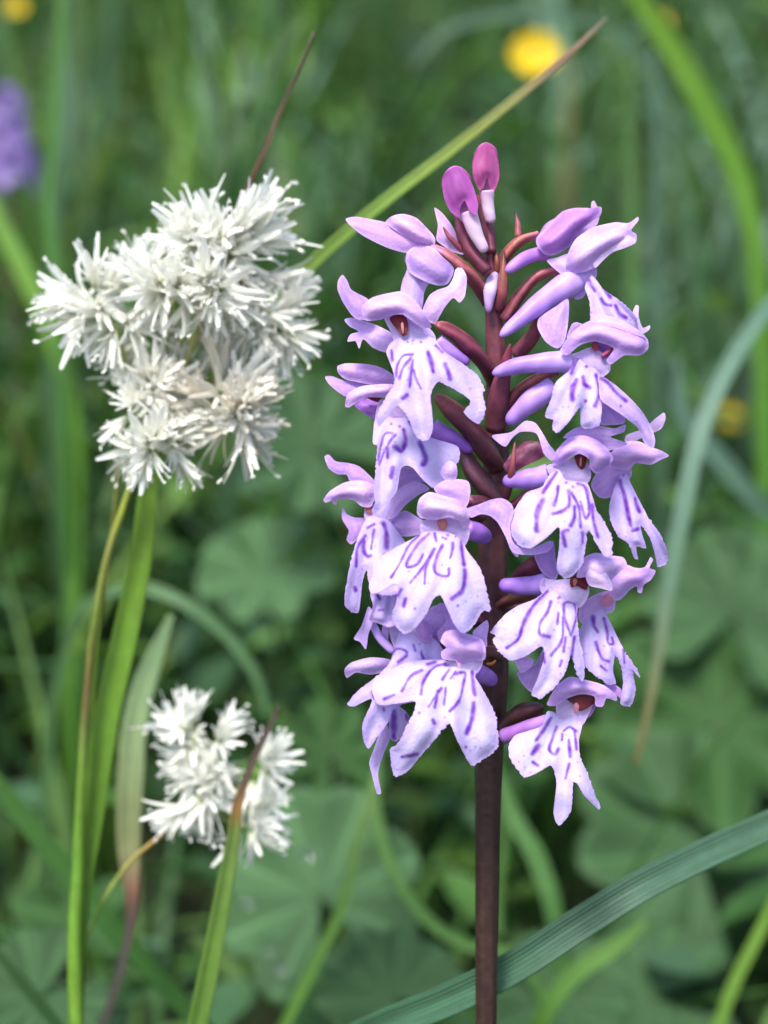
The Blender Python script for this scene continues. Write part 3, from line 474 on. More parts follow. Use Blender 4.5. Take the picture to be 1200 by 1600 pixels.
sheet('lip', 2, [(610, 1050), (560, 1122), (482, 1192), (450, 1300), (418, 1390), (466, 1410), (460, 1460), (492, 1487), (560, 1420), (622, 1340), (630, 1450), (690, 1460), (742, 1432), (748, 1300), (725, 1210), (742, 1150), (700, 1105), (650, 1080)], -8.9+z, F,
      lip=lipw((680, 1060), (600, 1450), fwd=3.0, curl=1.0), col=(222, 206, 248), col2=(234, 226, 252), mw=2.6, fray=.7,
      marks=[(1.1, [(570, 1140), (590, 1090), (620, 1040)]), (1.7, [(602, 1180), (580, 1230), (582, 1290)]), (1.4, [(640, 1160), (650, 1205), (680, 1222)]), (1.1, [(715, 1150), (738, 1250), (710, 1330)]), (1.2, [(655, 1300)]), [(690, 1050)], [(680, 1085)], [(660, 1100)]], dots=4)
sheet('lip_lobe', 2, [(735, 1150), (820, 1200), (922, 1290), (992, 1370), (1042, 1460), (1062, 1530), (1050, 1577), (1000, 1545), (960, 1455), (880, 1390), (800, 1335), (745, 1290), (732, 1200)], -10.2+z, F, bulge=1.4, g=(2.5, 0), col=(206, 178, 242), col2=(224, 204, 250), marks=[(1.1, [(745, 1165), (790, 1200), (830, 1250), (890, 1300)]), [(860, 1330)]], mw=2.4)
sheet('lip_lobe', 2, [(745, 1285), (800, 1330), (885, 1390), (880, 1432), (800, 1440), (740, 1430)], -9+z, F, bulge=.4, col=(196, 164, 230), col2=(204, 176, 236))
tb('spur', 2, [(570, 1065), (420, 1075), (250, 1095), (110, 1140)], [66, 56, 48, 30], [-8+z, -8+z, -7.6+z, -7+z], F, [(200, 166, 236), (184, 146, 228), (166, 126, 216), (186, 150, 228)], n=30)
tb('ovary', 2, [(500, 1130), (350, 1180), (250, 1260), (180, 1390)], [20, 40, 44, 40], [-6+z, -5.4+z, -4+z, -2+z], F, [(150, 90, 76), (150, 86, 84), (120, 62, 72), MAROON], M_FLESH, tip=False)
tb('bract', 2, [(214, 965), (190, 1080), (150, 1260), (130, 1470)], [8, 34, 62, 60], [-7.4+z, -6+z, -4.4+z, -2.4+z], F, [(130, 52, 60), (118, 54, 74), (104, 48, 66), DARK], M_FLESH, seg=12, base_tip=True, tip=False)
# ---- F10 right flower, middle, facing the viewer
z = lean(740)
F = flower(4, [(390, 330), (470, 310), (560, 290), (640, 330), (648, 400), (610, 450), (540, 462), (480, 430), (420, 400)], -9.2+z, col=(206, 190, 232), col2=(222, 208, 240), bulge=.4)
tb('spur', 2, [(470, 1215), (340, 1300), (195, 1430)], [62, 66, 36], [-7+z, -7+z, -6+z], F, [(196, 160, 234), (190, 150, 230), (176, 134, 222)], n=24)
sheet('sepal', 4, [(70, 152), (182, 132), (262, 68), (322, 78), (362, 130), (402, 200), (442, 255), (420, 300), (372, 255), (332, 142), (240, 130), (192, 162), (150, 216), (110, 196)], -8.4+z, F, bulge=.8, col=(206, 170, 240), col2=(224, 198, 248), step=3.5)
sheet('petal', 4, [(488, 165), (560, 108), (680, 94), (790, 110), (852, 88), (842, 132), (765, 160), (862, 200), (745, 240), (680, 190), (590, 170)], -9.2+z, F, bulge=1, col=(208, 172, 242), col2=(226, 198, 248))
sheet('hood', 4, [(424, 312), (450, 240), (520, 168), (600, 152), (680, 176), (742, 228), (778, 285), (745, 335), (680, 375), (642, 335), (640, 290), (580, 258), (520, 290), (470, 322), (430, 328)], -9.6+z, F, bulge=2.3, col=(196, 154, 234), col2=(226, 200, 250))
sheet('throat', 4, [(553, 268), (590, 252), (627, 272), (612, 340), (592, 352), (568, 322)], -9.6+z, F, bulge=.25, col=(112, 28, 40), col2=(140, 40, 44), step=2.4)
sheet('column', 4, [(585, 275), (600, 268), (598, 320), (586, 345), (578, 318)], -10+z, F, bulge=.3, col=(214, 150, 140), col2=(224, 170, 160), step=2)
sheet('lip', 4, [(455, 350), (392, 400), (368, 450), (270, 490), (200, 590), (178, 660), (190, 742), (242, 802), (300, 812), (400, 742), (462, 690), (465, 800), (450, 930), (490, 987), (540, 972), (600, 900), (622, 780), (640, 708), (680, 780), (730, 862), (772, 852), (772, 750), (722, 650), (682, 590), (652, 490), (625, 430), (560, 420), (500, 410)], -9.8+z, F,
      lip=lipw((560, 370), (540, 960), fwd=3.4, curl=1.6, u0=.0), col=(224, 208, 248), col2=(236, 230, 252), mw=2.5, fray=.7,
      marks=[(1.2, [(370, 490), (410, 430), (450, 370)]), (1.9, [(330, 710), (335, 620), (350, 560), (365, 535)]), (1.2, [(457, 450), (450, 510), (435, 560)]), (1.4, [(430, 612), (480, 598), (515, 570), (520, 480)]), (1.1, [(530, 680), (550, 640), (552, 570)]), (1.1, [(535, 490), (575, 560), (590, 690)]), [(590, 540), (605, 600), (622, 640), (637, 615), (630, 520), (605, 445), (570, 435)], (1.1, [(655, 560), (665, 660), (688, 745)]), (1.2, [(600, 780), (600, 720)]), (1.2, [(480, 720), (500, 800)]), (1.2, [(525, 385)]), [(545, 455)], [(505, 430)], [(620, 385)], (1.2, [(485, 715), (515, 705)])], dots=10)
sheet('lip_lobe', 4, [(0, 600), (60, 545), (130, 522), (182, 552), (198, 600), (176, 680), (186, 760), (215, 800), (300, 815), (410, 768), (430, 790), (400, 832), (300, 852), (192, 835), (150, 745), (100, 655), (40, 605)], -10.2+z, F, bulge=1, col=(204, 168, 240), col2=(222, 196, 248), step=3.5)
tb('spur', 4, [(400, 385), (270, 408), (135, 420)], [62, 56, 34], [-8.6+z, -8+z, -7+z], F, [(190, 152, 230), (170, 126, 218), (160, 116, 212)], n=24)
tb('ovary', 4, [(400, 440), (280, 490), (200, 560), (110, 620)], [24, 30, 34, 40], [-7+z, -6+z, -4.4+z, -1.5+z], F, [(170, 110, 90), (150, 92, 80), (120, 62, 70), MAROON], M_FLESH, tip=False)
sheet('bract', 4, [(372, 200), (270, 184), (200, 240), (138, 330), (180, 374), (262, 332), (380, 272)], -5+z, F, bulge=1.4, col=(104, 42, 70), col2=(118, 54, 80), mat=M_FLESH)
tb('bract', 4, [(205, 190), (188, 350), (150, 530)], [6, 20, 26], [-8.6+z, -8.4+z, -4+z], F, [(150, 80, 80), (120, 62, 66), MAROON], M_FLESH, seg=8, base_tip=True)
# ---- F11 right flower behind F10
z = lean(740)
F = flower(4, [(650, 440), (700, 350), (770, 320), (880, 340), (880, 400), (800, 430), (775, 510), (700, 515)], -4+z, col=(204, 166, 236), col2=(218, 186, 242), bulge=.7)
sheet('hood', 4, [(745, 290), (800, 220), (860, 190), (930, 188), (1000, 220), (1060, 240), (1106, 270), (1060, 292), (1000, 322), (912, 312), (872, 352), (790, 345)], -5+z, F, bulge=2, col=(212, 174, 242), col2=(232, 202, 248))
sheet('sepal', 4, [(858, 150), (960, 110), (1020, 60), (1076, 18), (1087, 50), (1062, 110), (1000, 142), (900, 185), (850, 190)], -3.6+z, F, bulge=.6, col=(218, 190, 244), col2=(236, 218, 250), step=3)
sheet('lip', 4, [(822, 385), (780, 480), (756, 570), (762, 640), (802, 730), (870, 790), (905, 872), (926, 877), (915, 802), (972, 812), (952, 742), (940, 672), (1000, 762), (1030, 870), (1042, 922), (1092, 902), (1102, 850), (1062, 740), (992, 640), (932, 530), (882, 430), (860, 380)], -4.6+z, F,
      lip=lipw((840, 380), (960, 860), fwd=2.4, curl=1.4), col=(218, 198, 246), col2=(230, 218, 250), mw=2.4, fray=.7,
      marks=[(1.5, [(818, 420), (850, 520), (868, 600), (885, 680)]), (1.3, [(905, 520), (915, 560), (932, 600)]), (1.5, [(895, 712), (922, 700)]), [(840, 385)]], dots=4)
tb('ovary', 4, [(760, 360), (560, 330), (300, 380), (90, 440)], [30, 36, 40, 40], [-2+z, 0+z, 0+z, 0+z], F, [MAROON, MAROON, DARK], M_FLESH, tip=False)
# ---- F12 right flower, lower
z = lean(930)
F = flower(6, [(370, 220), (440, 230), (530, 225), (620, 250), (625, 310), (590, 370), (540, 390), (480, 370), (400, 330), (360, 280)], -9.2+z, col=(208, 192, 232), col2=(224, 212, 242), bulge=.4)
sheet('hood', 6, [(560, 215), (580, 150), (600, 108), (660, 84), (740, 98), (812, 108), (832, 150), (790, 190), (752, 230), (755, 290), (700, 275), (640, 252), (620, 215)], -9.4+z, F, bulge=2, col=(212, 178, 244), col2=(234, 212, 250))
sheet('petal', 6, [(620, 180), (660, 160), (720, 190), (752, 250), (750, 288), (690, 275), (630, 260), (610, 220)], -11+z, F, bulge=.8, col=(222, 200, 248), col2=(236, 222, 252), step=3)
sheet('throat', 6, [(523, 232), (560, 205), (627, 228), (612, 284), (585, 275), (560, 262), (530, 270)], -9.6+z, F, bulge=.25, col=(112, 28, 44), col2=(140, 40, 50), step=2.4)
sheet('column', 6, [(535, 225), (560, 215), (570, 235), (552, 268), (538, 268)], -10+z, F, bulge=.3, col=(206, 130, 120), step=2)
sheet('sepal', 6, [(330, 95), (380, 60), (432, 18), (446, 130), (460, 190), (440, 235), (405, 215), (365, 180)], -9+z, F, bulge=.7, col=(180, 136, 222), col2=(196, 156, 232), step=3.5)
sheet('lip', 6, [(420, 265), (340, 330), (240, 372), (170, 420), (90, 515), (118, 530), (104, 560), (140, 622), (202, 667), (290, 640), (370, 590), (382, 650), (350, 760), (314, 850), (360, 877), (420, 832), (482, 760), (512, 690), (530, 640), (560, 740), (592, 782), (602, 700), (592, 620), (572, 540), (562, 430), (558, 365), (490, 335), (450, 300)], -9.8+z, F,
      lip=lipw((490, 300), (380, 830), fwd=3.2, curl=1.2), col=(226, 212, 248), col2=(238, 232, 253), mw=2.3, fray=.9,
      marks=[(1.3, [(180, 600), (240, 555), (265, 480), (310, 390), (400, 290)]), (1.3, [(410, 538), (362, 525), (360, 480), (405, 400), (420, 350)]), [(455, 470), (460, 410)], (1.1, [(420, 640), (475, 570), (487, 430)]), [(490, 620), (500, 540)], [(525, 530), (490, 400), (492, 360), (540, 352), (556, 400), (530, 530)], [(530, 650), (545, 540)], [(460, 330), (510, 290)], [(575, 320), (580, 332)], [(380, 620), (385, 680)], [(470, 700), (480, 670)]], dots=10)
sheet('lip_lobe', 6, [(225, 655), (290, 650), (325, 665), (310, 705), (260, 735), (238, 700)], -9.2+z, F, bulge=.7, col=(206, 166, 236), col2=(222, 190, 244), step=3)
sheet('petal', 6, [(240, 735), (330, 690), (380, 600), (372, 680), (350, 760), (320, 840), (270, 800)], -7.6+z, F, bulge=.5, col=(180, 146, 218), col2=(194, 164, 226))
tb('spur', 6, [(400, 250), (280, 262), (140, 258)], [54, 48, 38], [-8.4+z, -7.6+z, -6.6+z], F, [(186, 146, 228), (166, 124, 216), (150, 106, 206)], n=24)
sheet('bract', 6, [(370, 170), (330, 100), (270, 130), (205, 210), (250, 225), (360, 210)], -5+z, F, bulge=1.2, col=(92, 40, 58), col2=(104, 48, 66), mat=M_FLESH)
tb('ovary', 6, [(330, 310), (220, 330), (120, 380)], [34, 40, 40], [-6+z, -4+z, 0+z], F, [(110, 70, 50), (110, 64, 56), DARK], M_FLESH, tip=False)
# ---- F13 right flower behind F12
z = lean(930)
F = flower(6, [(580, 370), (640, 320), (720, 290), (770, 300), (760, 400), (680, 420), (610, 480), (570, 440)], -4.6+z, col=(206, 170, 234), col2=(218, 190, 238), bulge=.6)
sheet('hood', 6, [(740, 320), (730, 240), (760, 170), (820, 145), (880, 165), (930, 160), (962, 105), (975, 120), (955, 165), (988, 180), (962, 230), (925, 255), (914, 300), (890, 295), (888, 262), (850, 282), (790, 340)], -5.2+z, F, bulge=2, col=(206, 166, 240), col2=(226, 196, 248), step=3.5)
sheet('throat', 6, [(690, 330), (740, 300), (756, 330), (745, 370), (700, 370)], -6+z, F, bulge=.2, col=(206, 140, 170), step=3)
sheet('lip', 6, [(660, 400), (600, 460), (570, 520), (576, 600), (600, 692), (680, 762), (742, 802), (772, 790), (756, 720), (770, 638), (802, 700), (812, 790), (798, 902), (850, 912), (882, 830), (862, 720), (902, 762), (890, 718), (822, 620), (772, 520), (728, 430), (700, 390)], -5.2+z, F,
      lip=lipw((690, 400), (760, 860), fwd=2.2, curl=1.3), col=(220, 202, 248), col2=(232, 222, 252), mw=2.4, fray=.8,
      marks=[(1.4, [(648, 432), (655, 480), (675, 512)]), (1.1, [(708, 440), (725, 510), (738, 580), (756, 580), (750, 545)]), (1.2, [(665, 570), (685, 630), (705, 662), (732, 672)]), [(690, 695), (722, 722)], [(815, 610), (820, 680)]], dots=6)
tb('ovary', 6, [(640, 360), (400, 340), (120, 400)], [30, 36, 40], [-2+z, 0+z, 0+z], F, [MAROON, DARK], M_FLESH, tip=False)
# ---- F14 lowest right flower
z = lean(1130)
F = flower(6, [(450, 905), (510, 880), (600, 870), (650, 895), (625, 960), (590, 1020), (520, 1030), (460, 1000)], -9+z, col=(206, 184, 228), col2=(220, 204, 238), bulge=.4)
sheet('hood', 6, [(398, 905), (450, 810), (520, 758), (600, 773), (700, 800), (772, 850), (776, 887), (722, 872), (702, 917), (662, 912), (656, 862), (580, 850), (510, 872), (450, 912)], -9.4+z, F, bulge=2, col=(206, 166, 236), col2=(226, 196, 248))
sheet('petal', 6, [(690, 805), (760, 795), (805, 830), (800, 872), (770, 850)], -7+z, F, bulge=.4, col=(196, 150, 228), step=3)
sheet('throat', 6, [(508, 874), (570, 850), (656, 862), (652, 902), (580, 942), (538, 902)], -9.4+z, F, bulge=.25, col=(92, 24, 34), col2=(128, 40, 46), step=2.4)
sheet('column', 6, [(535, 905), (560, 890), (585, 915), (565, 955), (540, 935)], -9.6+z, F, bulge=.4, col=(206, 140, 150), step=2)
sheet('hood_inside', 6, [(595, 940), (650, 890), (662, 920), (630, 975), (598, 980)], -8.6+z, F, bulge=.3, col=(164, 104, 178), step=3)
sheet('lip', 6, [(400, 945), (372, 1020), (300, 1050), (230, 1072), (194, 1120), (194, 1190), (225, 1240), (270, 1302), (340, 1282), (420, 1240), (450, 1330), (434, 1500), (460, 1562), (500, 1532), (532, 1480), (542, 1330), (562, 1335), (600, 1400), (680, 1478), (684, 1450), (652, 1380), (622, 1290), (582, 1200), (572, 1100), (590, 1010), (540, 985), (470, 985), (440, 950)], -9.4+z, F,
      lip=lipw((500, 980), (470, 1540), fwd=2.8, curl=1.2), col=(228, 216, 249), col2=(240, 236, 254), mw=2.3, fray=.8,
      marks=[(1.2, [(340, 1100), (375, 1050), (420, 980)]), (1.6, [(318, 1175), (350, 1130)]), (1.1, [(460, 1150), (440, 1180), (415, 1160), (430, 1090), (450, 1030)]), (1.1, [(480, 1100), (482, 1070)]), (1.2, [(518, 1100), (525, 1190)]), [(548, 1060), (560, 1150)], [(490, 1050), (520, 1030), (555, 1052)], [(500, 1310), (520, 1230)], (1.2, [(320, 1220), (350, 1240)])], dots=10)
tb('spur', 6, [(400, 1000), (270, 1040), (145, 1090)], [40, 38, 44], [-8+z, -7+z, -6+z], F, [(190, 140, 210), (168, 110, 190), (160, 104, 186)], n=20)
tb('ovary', 6, [(380, 920), (280, 950), (200, 1000), (120, 1060)], [40, 66, 62, 50], [-6+z, -5+z, -3+z, 0+z], F, [(84, 44, 44), (70, 36, 40), (60, 34, 36)], M_FLESH, tip=False, base_tip=True)
# ------------------------------------------------------------------ white wood-rushes
def floret_mesh(seed, spread, tan):
    """six narrow pointed tepals in a brush, pale stamens between them; 1 unit long, along +Z"""
    r = random.Random(seed); V = []; F = []; col = []
    W0 = np.array((.97, .96, .89)); TN = np.array((.70, .56, .40))
    def strap(th, op, L, wd, curl, c0, c1):
        n = 6; b0 = len(V); rd = np.array([math.cos(th), math.sin(th), 0]); td = np.array([-math.sin(th), math.cos(th), 0]); p = np.array([0, 0, .02]); an = op*.5
        for i in range(n):
            t = i/(n-1); wv = wd*(math.sin(math.pi*(0.15+.70*t))**.8)*(1-.3*t)
            if i == n-1: wv = wd*.38
            nr = rd*math.cos(an)-np.array([0, 0, 1])*math.sin(an)
            c = c0*(1-t)+c1*t
            for k in (-1, 0, 1):
                V.append(p+td*wv*k*.5-nr*(0 if k == 0 else -wv*.22)); col.append(c*(1.0 if k else .95))
            an += (op*.9+curl)/(n-1)*1.0; p = p+(rd*math.sin(an)+np.array([0, 0, 1])*math.cos(an))*L/(n-1)
        for i in range(n-1):
            for k in range(2): F.append((b0+i*3+k, b0+i*3+k+1, b0+i*3+4+k, b0+i*3+3+k))
        return p-(rd*math.sin(an)+np.array([0, 0, 1])*math.cos(an))*L/(n-1)
    for k in range(8):
        c1 = W0*(1-tan)+TN*tan if r.random() < .6 else W0
        strap(k*math.pi/4+r.uniform(-.25, .25), spread*r.uniform(.55, 1.25), r.uniform(.82, 1.08) if k % 2 else r.uniform(.68, .9), r.uniform(.12, .18), r.uniform(-.2, .45), np.array((.90, .91, .80))*(1-tan*.25), c1)
    for k in range(3):       # thread-like stamens with split, pale ends
        th = r.uniform(0, 6.28); e = strap(th, spread*r.uniform(.3, .9), r.uniform(.7, 1.05), .06, r.uniform(-.3, .3), np.array((.86, .86, .78)), W0*(1-tan*.6)+TN*tan*.6)
        for q_ in (-.9, 0, .9):      # forked end
            b0 = len(V); v_ = np.array((math.cos(th)*.10+q_*-math.sin(th)*.07, math.sin(th)*.10+q_*math.cos(th)*.07, .06)); w_ = np.array((0, 0, .022))
            V.extend([e-v_*.2+w_, e-v_*.2-w_, e+v_*.6-w_, e+v_*.6+w_]); col.extend([W0*(1-tan*.5)+TN*tan*.5]*4); F.append((b0, b0+1, b0+2, b0+3))
    b0 = len(V); g = np.array((.45, .52, .18))   # green ovary at the heart
    for z_, rr in ((0, .03), (.10, .06), (.2, .03)):
        for s in range(5): V.append(np.array((rr*math.cos(s*1.257), rr*math.sin(s*1.257), z_))); col.append(g)
    for i in range(2):
        for s in range(5): F.append((b0+i*5+s, b0+i*5+(s+1) % 5, b0+i*5+5+(s+1) % 5, b0+i*5+5+s))
    me = mesh_from('floret', np.array(V), F, np.array(col)); me.materials.append(M_TEPAL); return me
FLO = {k: [floret_mesh(100*k+i, sp_, tn) for i, sp_ in enumerate((.28, .40, .55, .75))] for k, tn in ((0, .04), (1, .22), (2, .5))}
def wood_rush(label, stem_pts, stem_r, stem_cols, clusters, hub, base, group=None):
    """clusters: (x, y, depth, reach px, count, tint, lean direction)"""
    root = thing('wood_rush', label, 'wood rush', base)
    tube('stem', stem_pts, stem_r, M_STALK, root, stem_cols, seg=10, n=70, tip=False, world_tail=[((px(*stem_pts[-1])*.5+base*.5), .0011), (base, .0013)])
    for ci, (x, y, d, reach, cnt, tint, bias) in enumerate(clusters):
        r = random.Random(ci*17+int(x)); cpt = px(x, y, d)
        br = tube('flower_cluster', [hub, ((hub[0]+x)/2+4, (hub[1]+y)/2+8, (hub[2]+d)/2+1), (x, y, d)], [4.2, 3.4, 6.0], M_STALK, root, [(120, 140, 60), (150, 150, 90), (170, 176, 110)], seg=7, n=12)
        k = reach*1.08*(S+d/1000)/S/PXM; k0 = 0
        cnt = max(4, int(cnt*(.82 if y < 900 else .66)))
        while k0 < cnt:
            # directions over a ball, few of them pointing away from the viewer
            v = Vector((r.gauss(0, 1), r.gauss(0, 1), r.gauss(0, 1))); v.normalize()
            v = v+Vector((bias[0], 0, -bias[1]))*.75+Vector((0, -.35, 0)); v.normalize()
            if v.y > .55: continue
            me = r.choice(FLO[tint if r.random() < .85 else max(0, tint-1)]); o = bpy.data.objects.new('floret', me); C.objects.link(o); o.parent = br
            sc = k*r.choice((r.uniform(.5, .78), r.uniform(.7, .95))); q = v.to_track_quat('Z', 'Y') @ Quaternion((0, 0, 1), r.uniform(0, 6.28))
            o.rotation_mode = 'QUATERNION'; o.rotation_quaternion = q; o.scale = (sc,)*3
            o.location = Vector(cpt-root_of(root))+v*k*r.uniform(.10, .26); k0 += 1
    return root
b1 = px(120, 1610, 26); g1 = on_ground(b1[0]-.012, b1[1]+.01)
wood_rush('tall white wood-rush with several dense tufts of narrow tepals', [(212, 735, 24), (190, 800, 24), (170, 860, 24), (150, 960, 24), (136, 1080, 25), (128, 1200, 25), (122, 1350, 26), (116, 1480, 26), (120, 1610, 26)], [5, 6, 6.5, 7, 7.5, 8, 11, 13, 13],
          [(150, 160, 60), (140, 150, 50), (116, 116, 50), (100, 120, 40), (96, 80, 42), (94, 124, 40), (92, 132, 40), (98, 136, 40), (96, 130, 40)],
          [(152, 470, 18, 104, 17, 0, (-.7, -.1)), (215, 455, 20, 92, 11, 0, (-.1, -.5)), (272, 450, 15, 104, 17, 0, (-.2, .1)), (318, 390, 17, 104, 17, 0, (.1, -.8)), (360, 385, 17, 112, 17, 0, (.5, -.5)), (330, 445, 13, 96, 14, 0, (.1, .6)), (385, 430, 20, 92, 10, 1, (.6, 0)), (432, 510, 20, 98, 16, 0, (.6, .1)), (400, 500, 18, 78, 8, 0, (-.3, .3)),
           (235, 612, 18, 92, 15, 1, (-.2, -.8)), (215, 640, 16, 76, 9, 0, (-.8, .1)), (345, 620, 18, 104, 18, 2, (.1, -.3)), (372, 650, 16, 98, 18, 2, (.6, .5)), (236, 694, 14, 84, 15, 0, (-.2, .6)), (262, 690, 15, 78, 8, 0, (.7, .3)), (225, 520, 22, 84, 9, 0, (0, .5)), (300, 525, 22, 84, 9, 1, (.1, .4)), (300, 610, 22, 80, 9, 1, (0, -.3)), (180, 500, 16, 90, 8, 0, (-.3, .7))],
          (225, 720, 22), g1)
b2 = px(120, 1500, 31); g2 = on_ground(b2[0]-.006, b2[1]+.012)
wood_rush('small white wood-rush tuft behind a brown-tipped grass leaf', [(318, 1262, 30), (278, 1285, 29), (240, 1315, 29), (205, 1345, 30), (175, 1385, 31), (150, 1430, 32), (128, 1490, 32), (110, 1610, 33)], [4, 4.5, 4, 4, 4, 4, 5, 6],
          [(160, 110, 80), (170, 130, 70), (150, 160, 80), (120, 150, 60), (96, 130, 50)],
          [(300, 1150, 29, 84, 14, 0, (-.3, -.4)), (335, 1160, 30, 76, 9, 0, (.5, -.2)), (318, 1232, 27, 76, 10, 0, (-.3, .2)), (350, 1215, 29, 72, 8, 0, (0, 0)), (398, 1200, 31, 78, 12, 0, (.6, -.4)), (385, 1290, 29, 76, 11, 0, (.3, .6)), (300, 1250, 27, 74, 6, 0, (-.6, .2)), (405, 1265, 31, 60, 6, 0, (.6, 0)), (315, 1192, 31, 70, 9, 0, (.1, .2)), (312, 1138, 32, 66, 8, 0, (0, -.2))],
          (322, 1262, 30), g2)
# ------------------------------------------------------------------ single grass leaves that stand out
def leaf_thing(label, pts, widths, cols, ground=None, cat='grass leaf', mat=None, name='grass_leaf', group=None, **k):
    """a leaf runs from its tip to the ground"""
    e = px(*pts[-1]); g = on_ground(e[0]+(ground[0] if ground else 0), e[1]+(ground[1] if ground else 0))
    ww = widths[-1]*(S+pts[-1][2]/1000)/S/PXM
    dv = e-px(*pts[-2]); dv = dv/np.linalg.norm(dv); tail_ = [(e+dv*.012, ww), (e*.5+g*.5+dv*.008, ww*.9), (g, ww*.7)] if e[2]-g[2] > .012 else []
    o = blade(name, pts, widths, cols, None, mat, tail=tail_, org=g, **k); o.location = g
    return tag(o, label, cat, group)
leaf_thing('long narrow yellow-green leaf arching behind the white flowers to a dry tip', [(948, 27, 30), (930, 45, 30), (880, 92, 29), (800, 158, 28), (700, 238, 28), (600, 315, 28), (500, 400, 29), (430, 470, 30), (340, 570, 30), (275, 660, 30), (238, 745, 28), (222, 860, 28), (196, 990, 28), (165, 1130, 28), (146, 1270, 28), (126, 1420, 28), (118, 1610, 28)],
           [2.5, 5, 10, 14, 17, 19, 20, 20, 22, 25, 28, 36, 40, 40, 34, 26, 22], [(150, 136, 116), (146, 126, 104), (150, 112, 88), (140, 144, 70), (136, 160, 58), (126, 160, 56), (122, 156, 60), (128, 160, 62), (124, 158, 56), (116, 152, 52), (118, 156, 46), (112, 150, 42), (108, 148, 44), (104, 146, 42), (100, 140, 40), (96, 134, 38), (92, 130, 36)], n=130, fold=.3)
o = leaf_thing('thin dry russet stalk rising behind the white flowers', [(491, 50, 26), (468, 108, 26), (440, 168, 26), (412, 238, 25), (382, 302, 25), (330, 410, 27), (265, 520, 28), (210, 610, 28), (185, 690, 27), (182, 770, 27), (170, 870, 27), (152, 1000, 28), (140, 1200, 29), (120, 1400, 29), (112, 1610, 29)],
           [3, 4, 5, 5.5, 6, 6, 6, 6, 6, 6, 6, 6, 7, 7, 7], [(104, 92, 76), (100, 84, 66), (104, 78, 58), (112, 74, 54), (108, 76, 56), (116, 90, 60), (120, 100, 60), (120, 104, 60), (140, 136, 60), (120, 130, 54), (110, 100, 50), (96, 124, 46), (92, 126, 44), (90, 124, 44), (88, 120, 44)], cat='dry stalk', name='dry_stalk', n=110, fold=.9, m=5)
leaf_thing('broad blue-green grass leaf slanting behind the orchid stem', [(1330, 1238, 22), (1200, 1290, 16), (1100, 1335, 12), (1000, 1385, 9), (900, 1447, 8), (800, 1512, 8), (700, 1562, 10), (600, 1602, 14), (500, 1650, 20), (360, 1730, 28), (220, 1840, 36)],
           [52, 44, 46, 48, 50, 50, 50, 46, 46, 44, 40], [(76, 108, 82), (78, 112, 86), (70, 106, 80), (66, 104, 76), (72, 112, 82), (66, 106, 74), (62, 100, 68)], (-.03, .02), n=120, fold=.42, twist=.3, m=9)
leaf_thing('upright green leaf with a brown withered tip before the small white tuft', [(436, 1104, 22), (420, 1138, 22), (400, 1178, 22), (384, 1220, 22), (370, 1265, 22), (366, 1300, 22), (352, 1380, 22), (330, 1500, 22), (306, 1612, 22)],
           [4, 8, 10, 10, 16, 20, 26, 30, 32], [(96, 82, 76), (94, 78, 70), (96, 80, 70), (104, 88, 72), (150, 112, 62), (106, 128, 62), (104, 136, 60), (100, 134, 54), (92, 128, 50)], (-.01, .02), n=80, fold=.5)
leaf_thing('pale yellowing leaf with a pink-brown shrivelled foot left of the small tuft', [(268, 960, 62), (240, 1030, 60), (215, 1110, 58), (204, 1220, 56), (202, 1330, 56), (206, 1390, 56), (204, 1440, 57), (190, 1510, 58), (158, 1610, 60)],
           [8, 30, 38, 40, 36, 22, 14, 12, 12], [(120, 150, 100), (124, 154, 104), (132, 156, 106), (138, 154, 104), (142, 146, 100), (146, 108, 88), (106, 90, 86), (100, 92, 88), (92, 88, 80)], (-.01, .02), n=80)
leaf_thing('pale blue-green drooping leaf with a russet tip right of the orchid', [(992, 1196, 86), (1006, 1140, 86), (1026, 1040, 88), (1044, 920, 90), (1068, 790, 92), (1096, 670, 95), (1140, 570, 100), (1210, 470, 108), (1320, 400, 120), (1440, 420, 130), (1520, 700, 140)],
           [4, 8, 16, 23, 27, 27, 26, 26, 26, 26, 26], [(140, 100, 60), (120, 120, 72), (98, 130, 102), (104, 138, 114), (104, 138, 116), (100, 134, 108), (94, 128, 98), (88, 120, 88)], (.02, .02), n=90)
leaf_thing('grey-green leaf crossing behind the drooping leaf right of the orchid', [(1058, 560, 180), (1064, 640, 180), (1110, 700, 180), (1170, 770, 180), (1260, 850, 185), (1320, 1000, 190)], [8, 26, 30, 30, 30, 28], [(90, 120, 104), (92, 124, 102), (82, 116, 88)], (.02, .02))
leaf_thing('bright yellow-green blade leaning in above the right-hand flowers', [(960, -60, 210), (1000, 0, 212), (1050, 75, 214), (1105, 170, 216), (1150, 260, 218), (1178, 370, 220), (1190, 520, 224), (1196, 760, 230)], [22, 30, 34, 36, 34, 30, 28, 26], [(112, 156, 50), (114, 158, 50), (106, 152, 46), (98, 144, 46), (90, 140, 50)], (.01, .02))
leaf_thing('bright yellow-green blade curving left of the white flowers', [(-40, 260, 200), (0, 350, 198), (45, 440, 196), (85, 530, 195), (110, 640, 195), (118, 800, 198), (110, 1000, 200)], [18, 26, 30, 30, 28, 24, 22], [(100, 144, 50), (104, 150, 46), (104, 154, 46), (84, 130, 46)], (0, .02))
leaf_thing('thin upright green stalk above the left edge of the white flowers', [(95, -40, 190), (92, 80, 190), (84, 200, 190), (74, 320, 190), (90, 460, 190), (96, 640, 192)], [10, 14, 16, 16, 16, 16], [(92, 140, 60), (84, 134, 56), (76, 124, 50)], (0, .02))
